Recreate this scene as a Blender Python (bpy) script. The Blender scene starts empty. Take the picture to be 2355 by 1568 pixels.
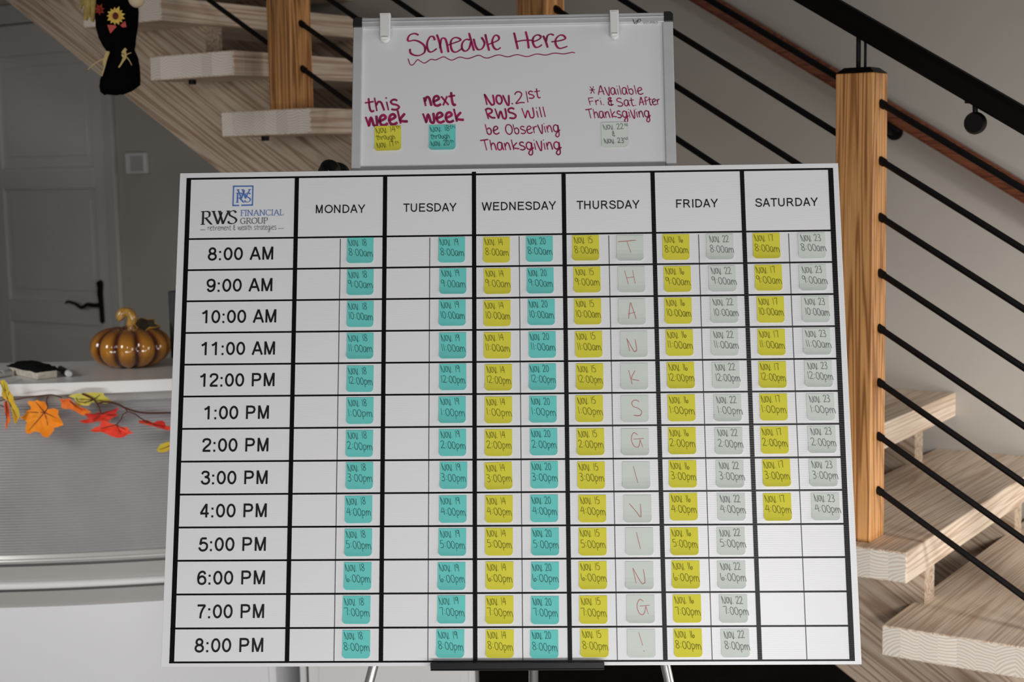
import bpy, bmesh, math, random
from mathutils import Vector, Matrix, Euler
random.seed(7)
C = bpy.context.scene.collection
SC = bpy.context.scene
PI = math.pi
W, H = 2355.0, 1568.0

# ------------------------------------------------------------------ camera
F = 3490.867
CAM = Vector((0, 0, 1.625))
RT = Vector((0.99980, -0.00229, -0.01973)); UP = Vector((0.01986, 0.11512, 0.99315)); FW = Vector((0, 0.99335, -0.11515))
cd = bpy.data.cameras.new('camera'); cam = bpy.data.objects.new('camera', cd); C.objects.link(cam)
m = Matrix((RT, UP, -FW)).transposed().to_4x4(); m.translation = CAM
cam.matrix_world = m
cd.sensor_width = 36.0; cd.lens = F / W * 36.0
cd.clip_start = 0.05; cd.clip_end = 100
cd.dof.use_dof = True; cd.dof.focus_distance = 2.72; cd.dof.aperture_fstop = 6.3
SC.camera = cam
# ------------------------------------------------------------------ world, lights, exposure
wd = bpy.data.worlds.new('world'); SC.world = wd; wd.use_nodes = True
wd.node_tree.nodes['Background'].inputs[0].default_value = (1.0, 0.98, 0.96, 1)
wd.node_tree.nodes['Background'].inputs[1].default_value = 0.055
def area(name, loc, target, sx, sy, power, col=(1, 1, 1), spread=PI):
    l = bpy.data.lights.new(name, 'AREA'); l.shape = 'RECTANGLE'; l.size = sx; l.size_y = sy
    l.energy = power; l.color = col; l.spread = spread
    o = bpy.data.objects.new(name, l); C.objects.link(o); o.location = loc
    o.rotation_euler = (Vector(target) - Vector(loc)).to_track_quat('-Z', 'Y').to_euler()
    return o
area('assumed_tall_window_light', (1.0, -4.0, 3.1), (0.6, 2.7, 0.9), 0.75, 1.3, 48, (1.0, 0.985, 0.975))  # unseen window behind the camera, assumed from the glare at the board's lower right
area('low_fill_light', (0.9, -0.1, 0.22), (0.7, 3.0, 0.40), 4.8, 0.42, 90, (1.0, 0.985, 0.97))  # added unseen fill, wide and low under the camera, brightens lower surfaces; no door
area('side_fill_light', (4.0, 2.0, 1.15), (1.3, 4.2, 0.5), 1.8, 1.0, 52, (1.0, 0.975, 0.94))  # added unseen fill from the right for treads and newel faces, no window built
area('stair_fill_light', (2.5, 0.9, 1.9), (2.0, 3.6, 0.5), 0.6, 0.6, 13, (1.0, 0.97, 0.93), 1.0)  # added unseen fill, narrowed onto the lower right treads to brighten them
area('desk_fill_light', (-2.6, 2.3, 1.9), (-1.4, 4.6, 0.95), 0.7, 0.7, 4.2, (1.0, 0.985, 0.97), 1.3)  # added unseen fill that lifts the desk top, no fixture there
SC.view_settings.view_transform = 'Standard'; SC.view_settings.look = 'None'
SC.view_settings.exposure = 0.0; SC.view_settings.gamma = 1.0; SC.view_settings.use_curve_mapping = False

# ------------------------------------------------------------------ pixel helpers (turn a pixel into a point on a real plane)
def ray(px, py): return FW + RT * ((px - W / 2) / F) - UP * ((py - H / 2) / F)
def on_y(px, py, y): d = ray(px, py); return CAM + d * ((y - CAM.y) / d.y)
def on_z(px, py, z): d = ray(px, py); return CAM + d * ((z - CAM.z) / d.z)
# board frame (front face of the board = local y 0, x right, z up, y away)
BR = Matrix(((0.9993, 0.0334, 0.0151), (-0.0364, 0.9527, 0.3018), (-0.0043, -0.3022, 0.9532)))
BC = Vector((-0.0106, 2.6919, 1.625 - 0.4349))
BM = BR.to_4x4(); BM.translation = BC
BX, BN, BZ = BR.col[0].copy(), BR.col[1].copy(), BR.col[2].copy()
def tob(px, py, off=0.0):
    d = ray(px, py); t = ((BC + off * BN) - CAM).dot(BN) / d.dot(BN); P = CAM + d * t - BC
    return P.dot(BX), P.dot(BZ)
# stair frame: x = towards the wall, y = up the flight (horizontal), z = up; origin = nosing corner of tread 0
TH = math.radians(33.982)
SO = Vector((-1.0543, 4.7330, 2.1599)); SROT = math.radians(90) - TH
SM = Matrix.Rotation(SROT, 4, 'Z'); SM.translation = SO
RUN, RISE, DEP, LEN, THK = 0.29459, 0.18, 0.35453, 1.2778, 0.0746
SMi = SM.inverted()
def on_wall(px, py, v=LEN):     # -> stair-frame coords on plane x=v
    o = SMi @ CAM; d = (SMi.to_3x3() @ ray(px, py)); return o + d * ((v - o.x) / d.x)

# ------------------------------------------------------------------ materials
def srgb(r, g, b):
    f = lambda c: (c / 255 / 12.92) if c / 255 <= 0.04045 else ((c / 255 + 0.055) / 1.055) ** 2.4
    return (f(r), f(g), f(b), 1)
def mat(name, col, rough=0.6, metal=0.0, spec=0.5, noise=0.0, nscale=8.0, bump=0.0, bscale=60.0, coat=0.0):
    m = bpy.data.materials.new(name); m.use_nodes = True
    nt = m.node_tree; b = nt.nodes['Principled BSDF']
    b.inputs['Base Color'].default_value = col if len(col) == 4 else (*col, 1)
    b.inputs['Roughness'].default_value = rough; b.inputs['Metallic'].default_value = metal
    b.inputs['Specular IOR Level'].default_value = spec
    if coat: b.inputs['Coat Weight'].default_value = coat; b.inputs['Coat Roughness'].default_value = 0.05
    if noise or bump:
        tc = nt.nodes.new('ShaderNodeTexCoord')
    if noise:
        n = nt.nodes.new('ShaderNodeTexNoise'); n.inputs['Scale'].default_value = nscale; n.inputs['Detail'].default_value = 4
        nt.links.new(tc.outputs['Object'], n.inputs['Vector'])
        r = nt.nodes.new('ShaderNodeValToRGB'); c = b.inputs['Base Color'].default_value
        r.color_ramp.elements[0].color = (*[x * (1 - noise) for x in c[:3]], 1)
        r.color_ramp.elements[1].color = (*[min(1, x * (1 + noise)) for x in c[:3]], 1)
        r.color_ramp.elements[0].position = 0.3; r.color_ramp.elements[1].position = 0.7
        nt.links.new(n.outputs['Fac'], r.inputs['Fac']); nt.links.new(r.outputs['Color'], b.inputs['Base Color'])
    if bump:
        n2 = nt.nodes.new('ShaderNodeTexNoise'); n2.inputs['Scale'].default_value = bscale; n2.inputs['Detail'].default_value = 3
        nt.links.new(tc.outputs['Object'], n2.inputs['Vector'])
        bp = nt.nodes.new('ShaderNodeBump'); bp.inputs['Strength'].default_value = bump; bp.inputs['Distance'].default_value = 0.002
        nt.links.new(n2.outputs['Fac'], bp.inputs['Height']); nt.links.new(bp.outputs['Normal'], b.inputs['Normal'])
    return m
def ribbed(name, col, period, rough, strength, axis='Z', spec=0.5):
    """flat sheet with fine parallel ribs (corrugated plastic)"""
    m = mat(name, col, rough, 0, spec); nt = m.node_tree; b = nt.nodes['Principled BSDF']
    tc = nt.nodes.new('ShaderNodeTexCoord'); w = nt.nodes.new('ShaderNodeTexWave')
    w.bands_direction = axis; w.inputs['Scale'].default_value = 1 / period * 0.31416 / 2 * 2; w.inputs['Distortion'].default_value = 0.15
    w.inputs['Detail'].default_value = 1; w.inputs['Detail Scale'].default_value = 1
    nt.links.new(tc.outputs['Object'], w.inputs['Vector'])
    bp = nt.nodes.new('ShaderNodeBump'); bp.inputs['Strength'].default_value = strength; bp.inputs['Distance'].default_value = 0.0008
    nt.links.new(w.outputs['Fac'], bp.inputs['Height']); nt.links.new(bp.outputs['Normal'], b.inputs['Normal'])
    return m
def wood(name, c1, c2, c3, stretch, scale=1.0, rough=0.55, rot=(0, 0, 0), streak=0.5):
    """long grain: noise stretched along one axis + flame figure"""
    m = bpy.data.materials.new(name); m.use_nodes = True; nt = m.node_tree; b = nt.nodes['Principled BSDF']
    b.inputs['Roughness'].default_value = rough; b.inputs['Specular IOR Level'].default_value = 0.35
    tc = nt.nodes.new('ShaderNodeTexCoord'); oi = nt.nodes.new('ShaderNodeObjectInfo')
    mp0 = nt.nodes.new('ShaderNodeMapping'); mp0.inputs['Rotation'].default_value = rot
    nt.links.new(tc.outputs['Object'], mp0.inputs['Vector'])
    ad = nt.nodes.new('ShaderNodeVectorMath'); ad.operation = 'ADD'
    ml = nt.nodes.new('ShaderNodeMath'); ml.operation = 'MULTIPLY'; ml.inputs[1].default_value = 7.0
    nt.links.new(oi.outputs['Random'], ml.inputs[0]); nt.links.new(mp0.outputs[0], ad.inputs[0]); nt.links.new(ml.outputs[0], ad.inputs[1])
    mp = nt.nodes.new('ShaderNodeMapping'); mp.inputs['Scale'].default_value = tuple(s * scale for s in stretch)
    nt.links.new(ad.outputs[0], mp.inputs['Vector'])
    n = nt.nodes.new('ShaderNodeTexNoise'); n.inputs['Scale'].default_value = 4; n.inputs['Detail'].default_value = 2; n.inputs['Distortion'].default_value = 0.3
    nt.links.new(mp.outputs[0], n.inputs['Vector'])
    # rings: sin of noise field -> flame grain
    mu = nt.nodes.new('ShaderNodeMath'); mu.operation = 'MULTIPLY'; mu.inputs[1].default_value = 75
    sn = nt.nodes.new('ShaderNodeMath'); sn.operation = 'SINE'
    nt.links.new(n.outputs['Fac'], mu.inputs[0]); nt.links.new(mu.outputs[0], sn.inputs[0])
    r = nt.nodes.new('ShaderNodeValToRGB'); r.color_ramp.elements[0].position = 0.0; r.color_ramp.elements[0].color = (*c1[:3], 1)
    r.color_ramp.elements[1].position = 1.0; r.color_ramp.elements[1].color = (*c3[:3], 1)
    e = r.color_ramp.elements.new(0.62); e.color = (*c2[:3], 1)
    mr = nt.nodes.new('ShaderNodeMapRange'); mr.inputs[1].default_value = -1; mr.inputs[2].default_value = 1
    nt.links.new(sn.outputs[0], mr.inputs[0]); nt.links.new(mr.outputs[0], r.inputs[0])
    # fine fibre
    mp2 = nt.nodes.new('ShaderNodeMapping'); mp2.inputs['Scale'].default_value = tuple(s * scale * 9 for s in stretch)
    n2 = nt.nodes.new('ShaderNodeTexNoise'); n2.inputs['Scale'].default_value = 6; n2.inputs['Detail'].default_value = 4
    nt.links.new(ad.outputs[0], mp2.inputs['Vector']); nt.links.new(mp2.outputs[0], n2.inputs['Vector'])
    mx = nt.nodes.new('ShaderNodeMixRGB'); mx.blend_type = 'MULTIPLY'; mx.inputs[0].default_value = streak
    nt.links.new(r.outputs[0], mx.inputs[1]); nt.links.new(n2.outputs['Color'], mx.inputs[2])
    r2 = nt.nodes.new('ShaderNodeValToRGB'); r2.color_ramp.elements[0].color = (.55, .52, .5, 1); r2.color_ramp.elements[0].position = .3
    r2.color_ramp.elements[1].color = (1, 1, 1, 1); r2.color_ramp.elements[1].position = .6
    nt.links.new(n2.outputs['Fac'], r2.inputs[0]); nt.links.new(r2.outputs[0], mx.inputs[2])
    nt.links.new(mx.outputs[0], b.inputs['Base Color'])
    return m
def endgrain(name, c1, c2, lam=0.044):
    """ring arcs of glued lamellas on a tread's sawn end (object y,z plane)"""
    m = bpy.data.materials.new(name); m.use_nodes = True; nt = m.node_tree; b = nt.nodes['Principled BSDF']
    b.inputs['Roughness'].default_value = 0.6; b.inputs['Specular IOR Level'].default_value = 0.3
    tc = nt.nodes.new('ShaderNodeTexCoord'); sp = nt.nodes.new('ShaderNodeSeparateXYZ'); nt.links.new(tc.outputs['Object'], sp.inputs[0])
    def M(op, a, bb=None):
        n = nt.nodes.new('ShaderNodeMath'); n.operation = op
        for i, s in enumerate((a, bb)):
            if s is None: continue
            if isinstance(s, (int, float)): n.inputs[i].default_value = s
            else: nt.links.new(s, n.inputs[i])
        return n.outputs[0]
    oi = nt.nodes.new('ShaderNodeObjectInfo')
    idx = M('FLOOR', M('DIVIDE', sp.outputs['Y'], lam))
    sd = M('ADD', idx, M('MULTIPLY', oi.outputs['Random'], 57.0))
    wn = nt.nodes.new('ShaderNodeTexWhiteNoise'); wn.noise_dimensions = '1D'; nt.links.new(sd, wn.inputs['W'])
    sc = nt.nodes.new('ShaderNodeSeparateColor'); nt.links.new(wn.outputs['Color'], sc.inputs[0])
    cy = M('MULTIPLY', M('ADD', idx, M('SUBTRACT', M('MULTIPLY', sc.outputs[0], 2.4), 0.7)), lam)
    cz = M('ADD', M('SUBTRACT', M('MULTIPLY', sc.outputs[1], 0.05), 0.15), M('MULTIPLY', M('GREATER_THAN', sc.outputs[2], 0.5), 0.19))
    dy = M('SUBTRACT', sp.outputs['Y'], cy); dz = M('SUBTRACT', sp.outputs['Z'], cz)
    d = M('SQRT', M('ADD', M('MULTIPLY', dy, dy), M('MULTIPLY', dz, dz)))
    n = nt.nodes.new('ShaderNodeTexNoise'); n.inputs['Scale'].default_value = 16; nt.links.new(tc.outputs['Object'], n.inputs['Vector'])
    s = M('SINE', M('MULTIPLY', M('ADD', d, M('MULTIPLY', n.outputs['Fac'], 0.020)), 820.0))
    r = nt.nodes.new('ShaderNodeValToRGB'); r.color_ramp.elements[0].position = 0.1; r.color_ramp.elements[0].color = (*c1[:3], 1)
    r.color_ramp.elements[1].position = 0.95; r.color_ramp.elements[1].color = (*c2[:3], 1)
    mr = nt.nodes.new('ShaderNodeMapRange'); mr.inputs[1].default_value = -1; mr.inputs[2].default_value = 1
    nt.links.new(s, mr.inputs[0]); nt.links.new(mr.outputs[0], r.inputs[0])
    t = nt.nodes.new('ShaderNodeMixRGB'); t.blend_type = 'MULTIPLY'; t.inputs[0].default_value = 1
    mrt = nt.nodes.new('ShaderNodeMapRange'); mrt.inputs[3].default_value = 0.84; mrt.inputs[4].default_value = 1.0
    nt.links.new(sc.outputs[2], mrt.inputs[0]); nt.links.new(r.outputs[0], t.inputs[1]); nt.links.new(mrt.outputs[0], t.inputs[2])
    nt.links.new(t.outputs[0], b.inputs['Base Color'])
    return m

M_panel = ribbed('white_corrugated_plastic', (0.78, 0.78, 0.80, 1), 0.0032, 0.24, 0.07, 'Z', 0.5)
M_tape = ribbed('black_tape', (0.004, 0.004, 0.005, 1), 0.0032, 0.24, 0.14, 'Z', 0.3)
M_thin = mat('thin_black_tape', (0.06, 0.06, 0.065, 1), 0.4)
M_print = mat('black_print', (0.008, 0.008, 0.009, 1), 0.45, spec=0.3)
M_wb = mat('whiteboard_enamel', (0.70, 0.705, 0.72, 1), 0.28)
M_alu = mat('brushed_aluminium', (0.60, 0.60, 0.61, 1), 0.42, 0.35, noise=0.04, nscale=30)
M_blackpl = mat('black_plastic', (0.012, 0.012, 0.013, 1), 0.45)
M_clip = mat('white_plastic', (0.76, 0.75, 0.74, 1), 0.4)
M_teal = mat('teal_paper', srgb(108, 203, 197), 0.85, spec=0.2, noise=0.02, nscale=25)
M_yel = mat('yellow_paper', srgb(216, 209, 70), 0.85, spec=0.2, noise=0.02, nscale=25)
M_gry = mat('pale_grey_green_paper', srgb(207, 215, 208), 0.85, spec=0.2, noise=0.015, nscale=25)
M_pen = {'teal': mat('pen_ink_on_teal', srgb(62, 112, 108), 0.8, spec=0.1), 'yellow': mat('pen_ink_on_yellow', srgb(125, 120, 44), 0.8, spec=0.1), 'grey': mat('pen_ink_on_grey', srgb(118, 123, 119), 0.8, spec=0.1)}
M_redpen = mat('faint_red_pen_ink', srgb(190, 110, 105), 0.7)
M_marker = mat('magenta_marker_ink', srgb(148, 22, 82), 0.5, noise=0.4, nscale=60)
M_blue = mat('blue_print', srgb(82, 120, 190), 0.5)
M_lblue = mat('light_blue_print', srgb(120, 140, 195), 0.5)
M_grey_p = mat('grey_print', srgb(115, 115, 120), 0.5)
M_dark_p = mat('dark_print', srgb(38, 37, 38), 0.5)
M_wall = mat('warm_grey_wall_paint', (0.46, 0.43, 0.39, 1), 0.85, spec=0.15, noise=0.02, nscale=3, bump=0.08, bscale=140)
M_door = mat('grey_white_door_paint', (0.62, 0.605, 0.58, 1), 0.5, noise=0.015, nscale=4)
M_trim = mat('white_trim_paint', (0.55, 0.545, 0.52, 1), 0.5)
M_floor = mat('dark_brown_floor', (0.008, 0.0055, 0.004, 1), 0.75, spec=0.12, noise=0.4, nscale=6)
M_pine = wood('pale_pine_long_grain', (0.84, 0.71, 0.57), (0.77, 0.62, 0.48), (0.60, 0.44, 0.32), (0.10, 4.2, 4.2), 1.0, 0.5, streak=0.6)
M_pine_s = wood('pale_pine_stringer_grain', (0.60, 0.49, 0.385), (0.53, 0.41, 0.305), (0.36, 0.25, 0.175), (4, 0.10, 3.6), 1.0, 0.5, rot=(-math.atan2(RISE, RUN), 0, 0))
M_end = endgrain('pale_pine_end_grain', (0.90, 0.83, 0.75), (0.72, 0.62, 0.52))
M_oak = wood('amber_stained_oak', (0.80, 0.41, 0.155), (0.70, 0.33, 0.115), (0.36, 0.15, 0.05), (4.0, 4.0, 0.14), 1.2, 0.4)
M_rail = wood('red_brown_stained_rail', (0.20, 0.065, 0.03), (0.17, 0.05, 0.022), (0.10, 0.03, 0.015), (5, 0.3, 5), 1.0, 0.4)
M_black = mat('black_painted_steel', (0.004, 0.003, 0.003, 1), 0.5, spec=0.22)
M_blackrail = mat('near_black_stained_rail', (0.003, 0.0025, 0.002, 1), 0.7, spec=0.1)
M_steel = mat('silver_tube', (0.72, 0.72, 0.72, 1), 0.3, 0.85)
M_dwhite = mat('white_laminate', (0.82, 0.81, 0.80, 1), 0.35, noise=0.01, nscale=3)
M_dbase = mat('white_desk_base', (0.84, 0.84, 0.86, 1), 0.45)
M_dgrey = mat('grey_desk_band', (0.38, 0.365, 0.35, 1), 0.5)
M_dgrey2 = mat('dark_grey_groove', (0.12, 0.115, 0.11, 1), 0.5)
M_poly = mat('translucent_ribbed_plastic', (0.42, 0.41, 0.41, 1), 0.25, 0.25, noise=0.08, nscale=5, bump=0.15, bscale=300)
M_chrome = mat('satin_metal_rail', (0.72, 0.71, 0.68, 1), 0.3, 0.4)

# ------------------------------------------------------------------ object helpers
def link(name, me, mats, parent=None):
    o = bpy.data.objects.new(name, me); C.objects.link(o)
    if me is not None and not me.materials:
        for x in (mats if isinstance(mats, (list, tuple)) else [mats]): me.materials.append(x)
    if parent is not None: o.parent = parent
    return o
def tag(o, label=None, cat=None, group=None, kind=None):
    if label: o['label'] = label
    if cat: o['category'] = cat
    if group: o['group'] = group
    if kind: o['kind'] = kind
    return o
def thing(name, label, cat, M=None, group=None, kind=None):
    o = bpy.data.objects.new(name, None); C.objects.link(o); o.empty_display_size = 0.05
    if M is not None: o.matrix_world = M
    return tag(o, label, cat, group, kind)
def T(x, y, z): return Matrix.Translation((x, y, z))
class MB:
    def __init__(s): s.v = []; s.f = []; s.mi = []
    def add(s, vs, fs, mi=0):
        n = len(s.v); s.v += [tuple(p) for p in vs]
        for f in fs: s.f.append(tuple(i + n for i in f)); s.mi.append(mi)
        return s
    def box(s, x0, x1, y0, y1, z0, z1, mi=0, M=None, face_mi=None):
        vs = [(x, y, z) for x in (x0, x1) for y in (y0, y1) for z in (z0, z1)]
        if M is not None: vs = [tuple(M @ Vector(p)) for p in vs]
        fs = [(0, 1, 3, 2), (4, 6, 7, 5), (0, 4, 5, 1), (2, 3, 7, 6), (0, 2, 6, 4), (1, 5, 7, 3)]
        n = len(s.v); s.v += vs
        for k, f in enumerate(fs):
            s.f.append(tuple(i + n for i in f)); s.mi.append(face_mi[k] if face_mi else mi)
        return s
    def prism(s, pts, fn0, fn1, mi=0, mi_cap=None):
        """pts 2D polygon; fn0/fn1 map a 2D point to the two end planes"""
        n = len(pts); a = [tuple(fn0(p)) for p in pts]; b = [tuple(fn1(p)) for p in pts]
        base = len(s.v); s.v += a + b; mc = mi if mi_cap is None else mi_cap
        s.f.append(tuple(base + i for i in range(n))); s.mi.append(mc)
        s.f.append(tuple(base + n + i for i in reversed(range(n)))); s.mi.append(mc)
        for i in range(n):
            j = (i + 1) % n; s.f.append((base + i, base + n + i, base + n + j, base + j)); s.mi.append(mi)
        return s
    def tube(s, pts, r, seg=10, cap=True, mi=0, flat=1.0):
        pts = [Vector(p) for p in pts]; n = len(pts); rr = r if isinstance(r, (list, tuple)) else [r] * n
        base = len(s.v); ref = None
        for i, p in enumerate(pts):
            d = (pts[min(i + 1, n - 1)] - pts[max(i - 1, 0)]).normalized()
            if ref is None: ref = Vector((0, 0, 1)) if abs(d.z) < 0.9 else Vector((1, 0, 0))
            a = d.cross(ref).normalized(); bb = d.cross(a).normalized(); ref = -bb if False else ref
            for k in range(seg):
                t = 2 * PI * k / seg; s.v.append(tuple(p + a * math.cos(t) * rr[i] + bb * math.sin(t) * rr[i] * flat))
        for i in range(n - 1):
            for k in range(seg):
                k2 = (k + 1) % seg
                s.f.append((base + i * seg + k, base + i * seg + k2, base + (i + 1) * seg + k2, base + (i + 1) * seg + k)); s.mi.append(mi)
        if cap:
            s.f.append(tuple(base + k for k in reversed(range(seg)))); s.mi.append(mi)
            s.f.append(tuple(base + (n - 1) * seg + k for k in range(seg))); s.mi.append(mi)
        return s
    def mesh(s, name, mats, smooth=False, bevel=0.0, bseg=2):
        me = bpy.data.meshes.new(name); me.from_pydata(s.v, [], s.f)
        for p, i in zip(me.polygons, s.mi): p.material_index = i
        bm = bmesh.new(); bm.from_mesh(me)
        bmesh.ops.recalc_face_normals(bm, faces=bm.faces)
        if bevel:
            es = [e for e in bm.edges if len(e.link_faces) == 2 and e.calc_face_angle(0) > 0.6]
            bmesh.ops.bevel(bm, geom=es, offset=bevel, segments=bseg, affect='EDGES', profile=0.5)
        bm.to_mesh(me); bm.free()
        for x in (mats if isinstance(mats, (list, tuple)) else [mats]): me.materials.append(x)
        if smooth:
            me.polygons.foreach_set('use_smooth', [True] * len(me.polygons))
            try: me.set_sharp_from_angle(angle=math.radians(40))
            except Exception: pass
        return me
    def obj(s, name, mats, parent=None, smooth=False, bevel=0.0, M=None, bseg=2):
        o = link(name, s.mesh(name, mats, smooth, bevel, bseg), mats, parent)
        if M is not None:
            if parent is None: o.matrix_world = M
            else: o.matrix_local = M
        return o
def catmull(pts, n=6, closed=False):
    P = [Vector((*p, 0)) if len(p) == 2 else Vector(p) for p in pts]
    if len(P) < 3: return P
    out = []
    L = len(P); rng = range(L if closed else L - 1)
    for i in rng:
        p0 = P[(i - 1) % L] if closed else P[max(i - 1, 0)]; p1 = P[i]; p2 = P[(i + 1) % L]
        p3 = P[(i + 2) % L] if closed else P[min(i + 2, L - 1)]
        for k in range(n):
            t = k / n
            out.append(0.5 * ((2 * p1) + (p2 - p0) * t + (2 * p0 - 5 * p1 + 4 * p2 - p3) * t * t + (3 * p1 - p0 - 3 * p2 + p3) * t ** 3))
    if not closed: out.append(P[-1])
    return out

# ================================================================== SETTING
fl = MB().box(-4.6, 5.0, -1.6, 9.0, -0.05, 0.0).obj('floor', M_floor); tag(fl, 'dark brown floor under the stairs', None, None, 'structure')
WZ = -SO.z
wall = MB().box(LEN + 0.001, LEN + 0.15, -6.0, 4.6, WZ, 2.4).obj('wall_back', M_wall, M=SM)
tag(wall, 'warm grey painted wall behind the staircase', None, None, 'structure')
# baseboard
bb = MB().box(LEN - 0.015, LEN, -6.0, 1.66, WZ, WZ + 0.11).obj('baseboard_back', M_trim, M=SM, bevel=0.003); tag(bb, kind='structure', label='white baseboard along the grey wall')
# door with casing (stair frame: y = -u)
cas = MB()
cas.box(LEN - 0.022, LEN, 1.665, 1.725, WZ, 0.232); cas.box(LEN - 0.022, LEN, 2.57, 2.66, WZ, 0.232); cas.box(LEN - 0.028, LEN, 1.655, 2.67, 0.15, 0.235)
cs = cas.obj('trim_1', M_trim, M=SM, bevel=0.004); tag(cs, kind='structure', label='pale painted casing around the panelled door')
dr = thing('door_1', 'pale grey panelled door with black lever handle behind the desk', None, SM, kind='structure')
zt, z0 = 0.145, WZ + 0.01
rails = [(z0, WZ + 0.22), (WZ + 0.941, WZ + 1.046), (WZ + 1.556, WZ + 1.655), (WZ + 2.165, zt)]
fr = MB()
fr.box(LEN - 0.016, LEN, 1.727, 1.80, z0, zt); fr.box(LEN - 0.016, LEN, 2.43, 2.568, z0, zt)
for a, b in rails: fr.box(LEN - 0.016, LEN, 1.80, 2.43, a, b)
fr.obj('door_frame', M_door, dr, bevel=0.004)
for (a, b), (c, d) in zip(rails[:-1], rails[1:]):
    MB().box(LEN - 0.004, LEN, 1.80, 2.43, b, c).obj('door_panel', M_door, dr)
    pf = MB().box(LEN - 0.010, LEN - 0.003, 1.84, 2.39, b + 0.05, c - 0.05).obj('raised_field', M_door, dr, bevel=0.003)
hz = WZ + 1.04
hd = thing('door_handle', 'black lever handle with tall back plate', None); hd.parent = dr; 
pl = MB(); pl.prism([(1.775, hz - 0.075), (1.785, hz - 0.085), (1.795, hz - 0.075), (1.797, hz), (1.806, hz + 0.05), (1.802, hz + 0.075), (1.808, hz + 0.1), (1.785, hz + 0.112), (1.772, hz + 0.1), (1.778, hz + 0.05)],
         lambda p: (LEN - 0.016, p[0], p[1]), lambda p: (LEN - 0.03, p[0], p[1]))
pl.obj('handle_plate', M_black, hd, bevel=0.002)
lv = catmull([(LEN - 0.03, 1.787, hz), (LEN - 0.06, 1.79, hz), (LEN - 0.065, 1.83, hz + 0.003), (LEN - 0.065, 1.87, hz - 0.012), (LEN - 0.065, 1.91, hz + 0.004), (LEN - 0.065, 1.955, hz + 0.012), (LEN - 0.065, 1.975, hz + 0.006)], 4)
MB().tube(lv, [0.011 - 0.006 * i / len(lv) for i in range(len(lv))], 8).obj('lever', M_black, hd, smooth=True)
# remaining walls well outside the picture, closing the room
wl = MB().box(-4.7, -4.6, -1.6, 9.0, 0, 4.55).obj('wall_left', M_wall); tag(wl, 'grey wall outside the picture on the left', kind='structure')

# ================================================================== STAIRCASE
st = thing('staircase', 'pale pine open staircase descending to the right behind the boards', 'staircase', SM)
KS = range(-3, 12)
def tread_mesh(var):
    m_ = MB(); m_.box(0, LEN, 0, DEP, -THK, 0, face_mi=[1, 1, 0, 0, 0, 0])
    return m_.mesh('tread', [M_pine, M_end], bevel=0.004)
tm = tread_mesh(0)
for k in KS:
    t = link('tread', tm, None, st); t.location = (0, -k * RUN, -k * RISE)
    for bx in (0.06,):
        MB().tube([(bx, DEP * 0.66, -THK - 0.014), (bx, DEP * 0.66, -THK + 0.002)], 0.012, 10).obj('bolt', M_black, t)
def stringer(v0, v1):
    pts = []
    k0, k1 = -4, 11
    for k in range(k0, k1 + 1):
        uf = k * RUN - 0.03
        pts.append((uf - RUN, -k * RISE - THK)) if k == k0 else None
        pts.append((uf, -k * RISE - THK))
        if k < k1:
            pts.append((uf, -(k + 1) * RISE)); pts.append(((k + 1) * RUN - DEP, -(k + 1) * RISE)); pts.append(((k + 1) * RUN - DEP, -(k + 1) * RISE - THK))
    pts.append((k1 * RUN - 0.03, WZ))
    g = RISE / RUN; off = -0.532
    pts.append(((-WZ + off) / g, WZ)); pts.append((k0 * RUN - 0.03 - RUN, -(k0 * RUN - 0.03 - RUN) * g + off))
    return MB().prism(pts, lambda p: (v0, -p[0], p[1]), lambda p: (v1, -p[0], p[1]))
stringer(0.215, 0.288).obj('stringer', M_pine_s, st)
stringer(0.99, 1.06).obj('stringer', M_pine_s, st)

# ------------------------------------------------------------------ guard railing
ra = thing('stair_railing', 'oak newel posts with black rods and black handrail on the stairs', 'railing', SM)
VC = 0.09; GR = RISE / RUN
posts = [-1, 2, 5, 8, 11]
def rod_line(h, u): return (VC, -u, -u * GR + h)
for k in posts:
    n = thing('newel_post', None, None); n.parent = ra
    u1 = k * RUN - 0.105; u0 = u1 - 0.092; zb = -k * RISE; zt_ = zb + 1.10
    MB().box(0.045, 0.137, -u1, -u0, zb, zt_).obj('post', M_oak, n, bevel=0.003)
    uc = (u0 + u1) / 2
    cp = MB(); cp.add([(0.045, -u1, zt_), (0.137, -u1, zt_), (0.137, -u0, zt_), (0.045, -u0, zt_), (0.060, -u1 + 0.015, zt_ + 0.013), (0.122, -u1 + 0.015, zt_ + 0.013), (0.122, -u0 - 0.015, zt_ + 0.013), (0.060, -u0 - 0.015, zt_ + 0.013)],
                      [(0, 1, 2, 3), (4, 7, 6, 5), (0, 4, 5, 1), (1, 5, 6, 2), (2, 6, 7, 3), (3, 7, 4, 0)])
    cp.obj('post_cap', M_black, n)
    for du, rs in ((-0.008, 0.0058), (0.0085, 0.0034)):
        ztop = -(uc + du) * GR + 1.10
        MB().tube([(VC, -uc - du, zt_ + 0.01), (VC, -uc - du, ztop)], rs, 8).obj('handrail_support', M_black, n)
RH = [0.966, 0.835, 0.7045, 0.574, 0.444, 0.3155, 0.187, 0.056]
for a, b in zip(posts[:-1], posts[1:]):
    ua = a * RUN - 0.105; ub = b * RUN - 0.197
    for h in RH:
        MB().tube([rod_line(h, ua - 0.01), rod_line(h, ub + 0.01)], 0.0078, 8).obj('rod', M_black, ra, smooth=True)
        MB().tube([rod_line(h, ua - 0.002), rod_line(h, ua + 0.012)], 0.0098, 8).obj('rod_collar', M_black, ra)
ua, ub = -4.2 * RUN, 12 * RUN
hr = MB()
prof = [(-0.03, -0.022), (-0.022, -0.028), (0.022, -0.028), (0.03, -0.022), (0.03, 0.016), (0.016, 0.029), (-0.016, 0.029), (-0.03, 0.016)]
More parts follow.
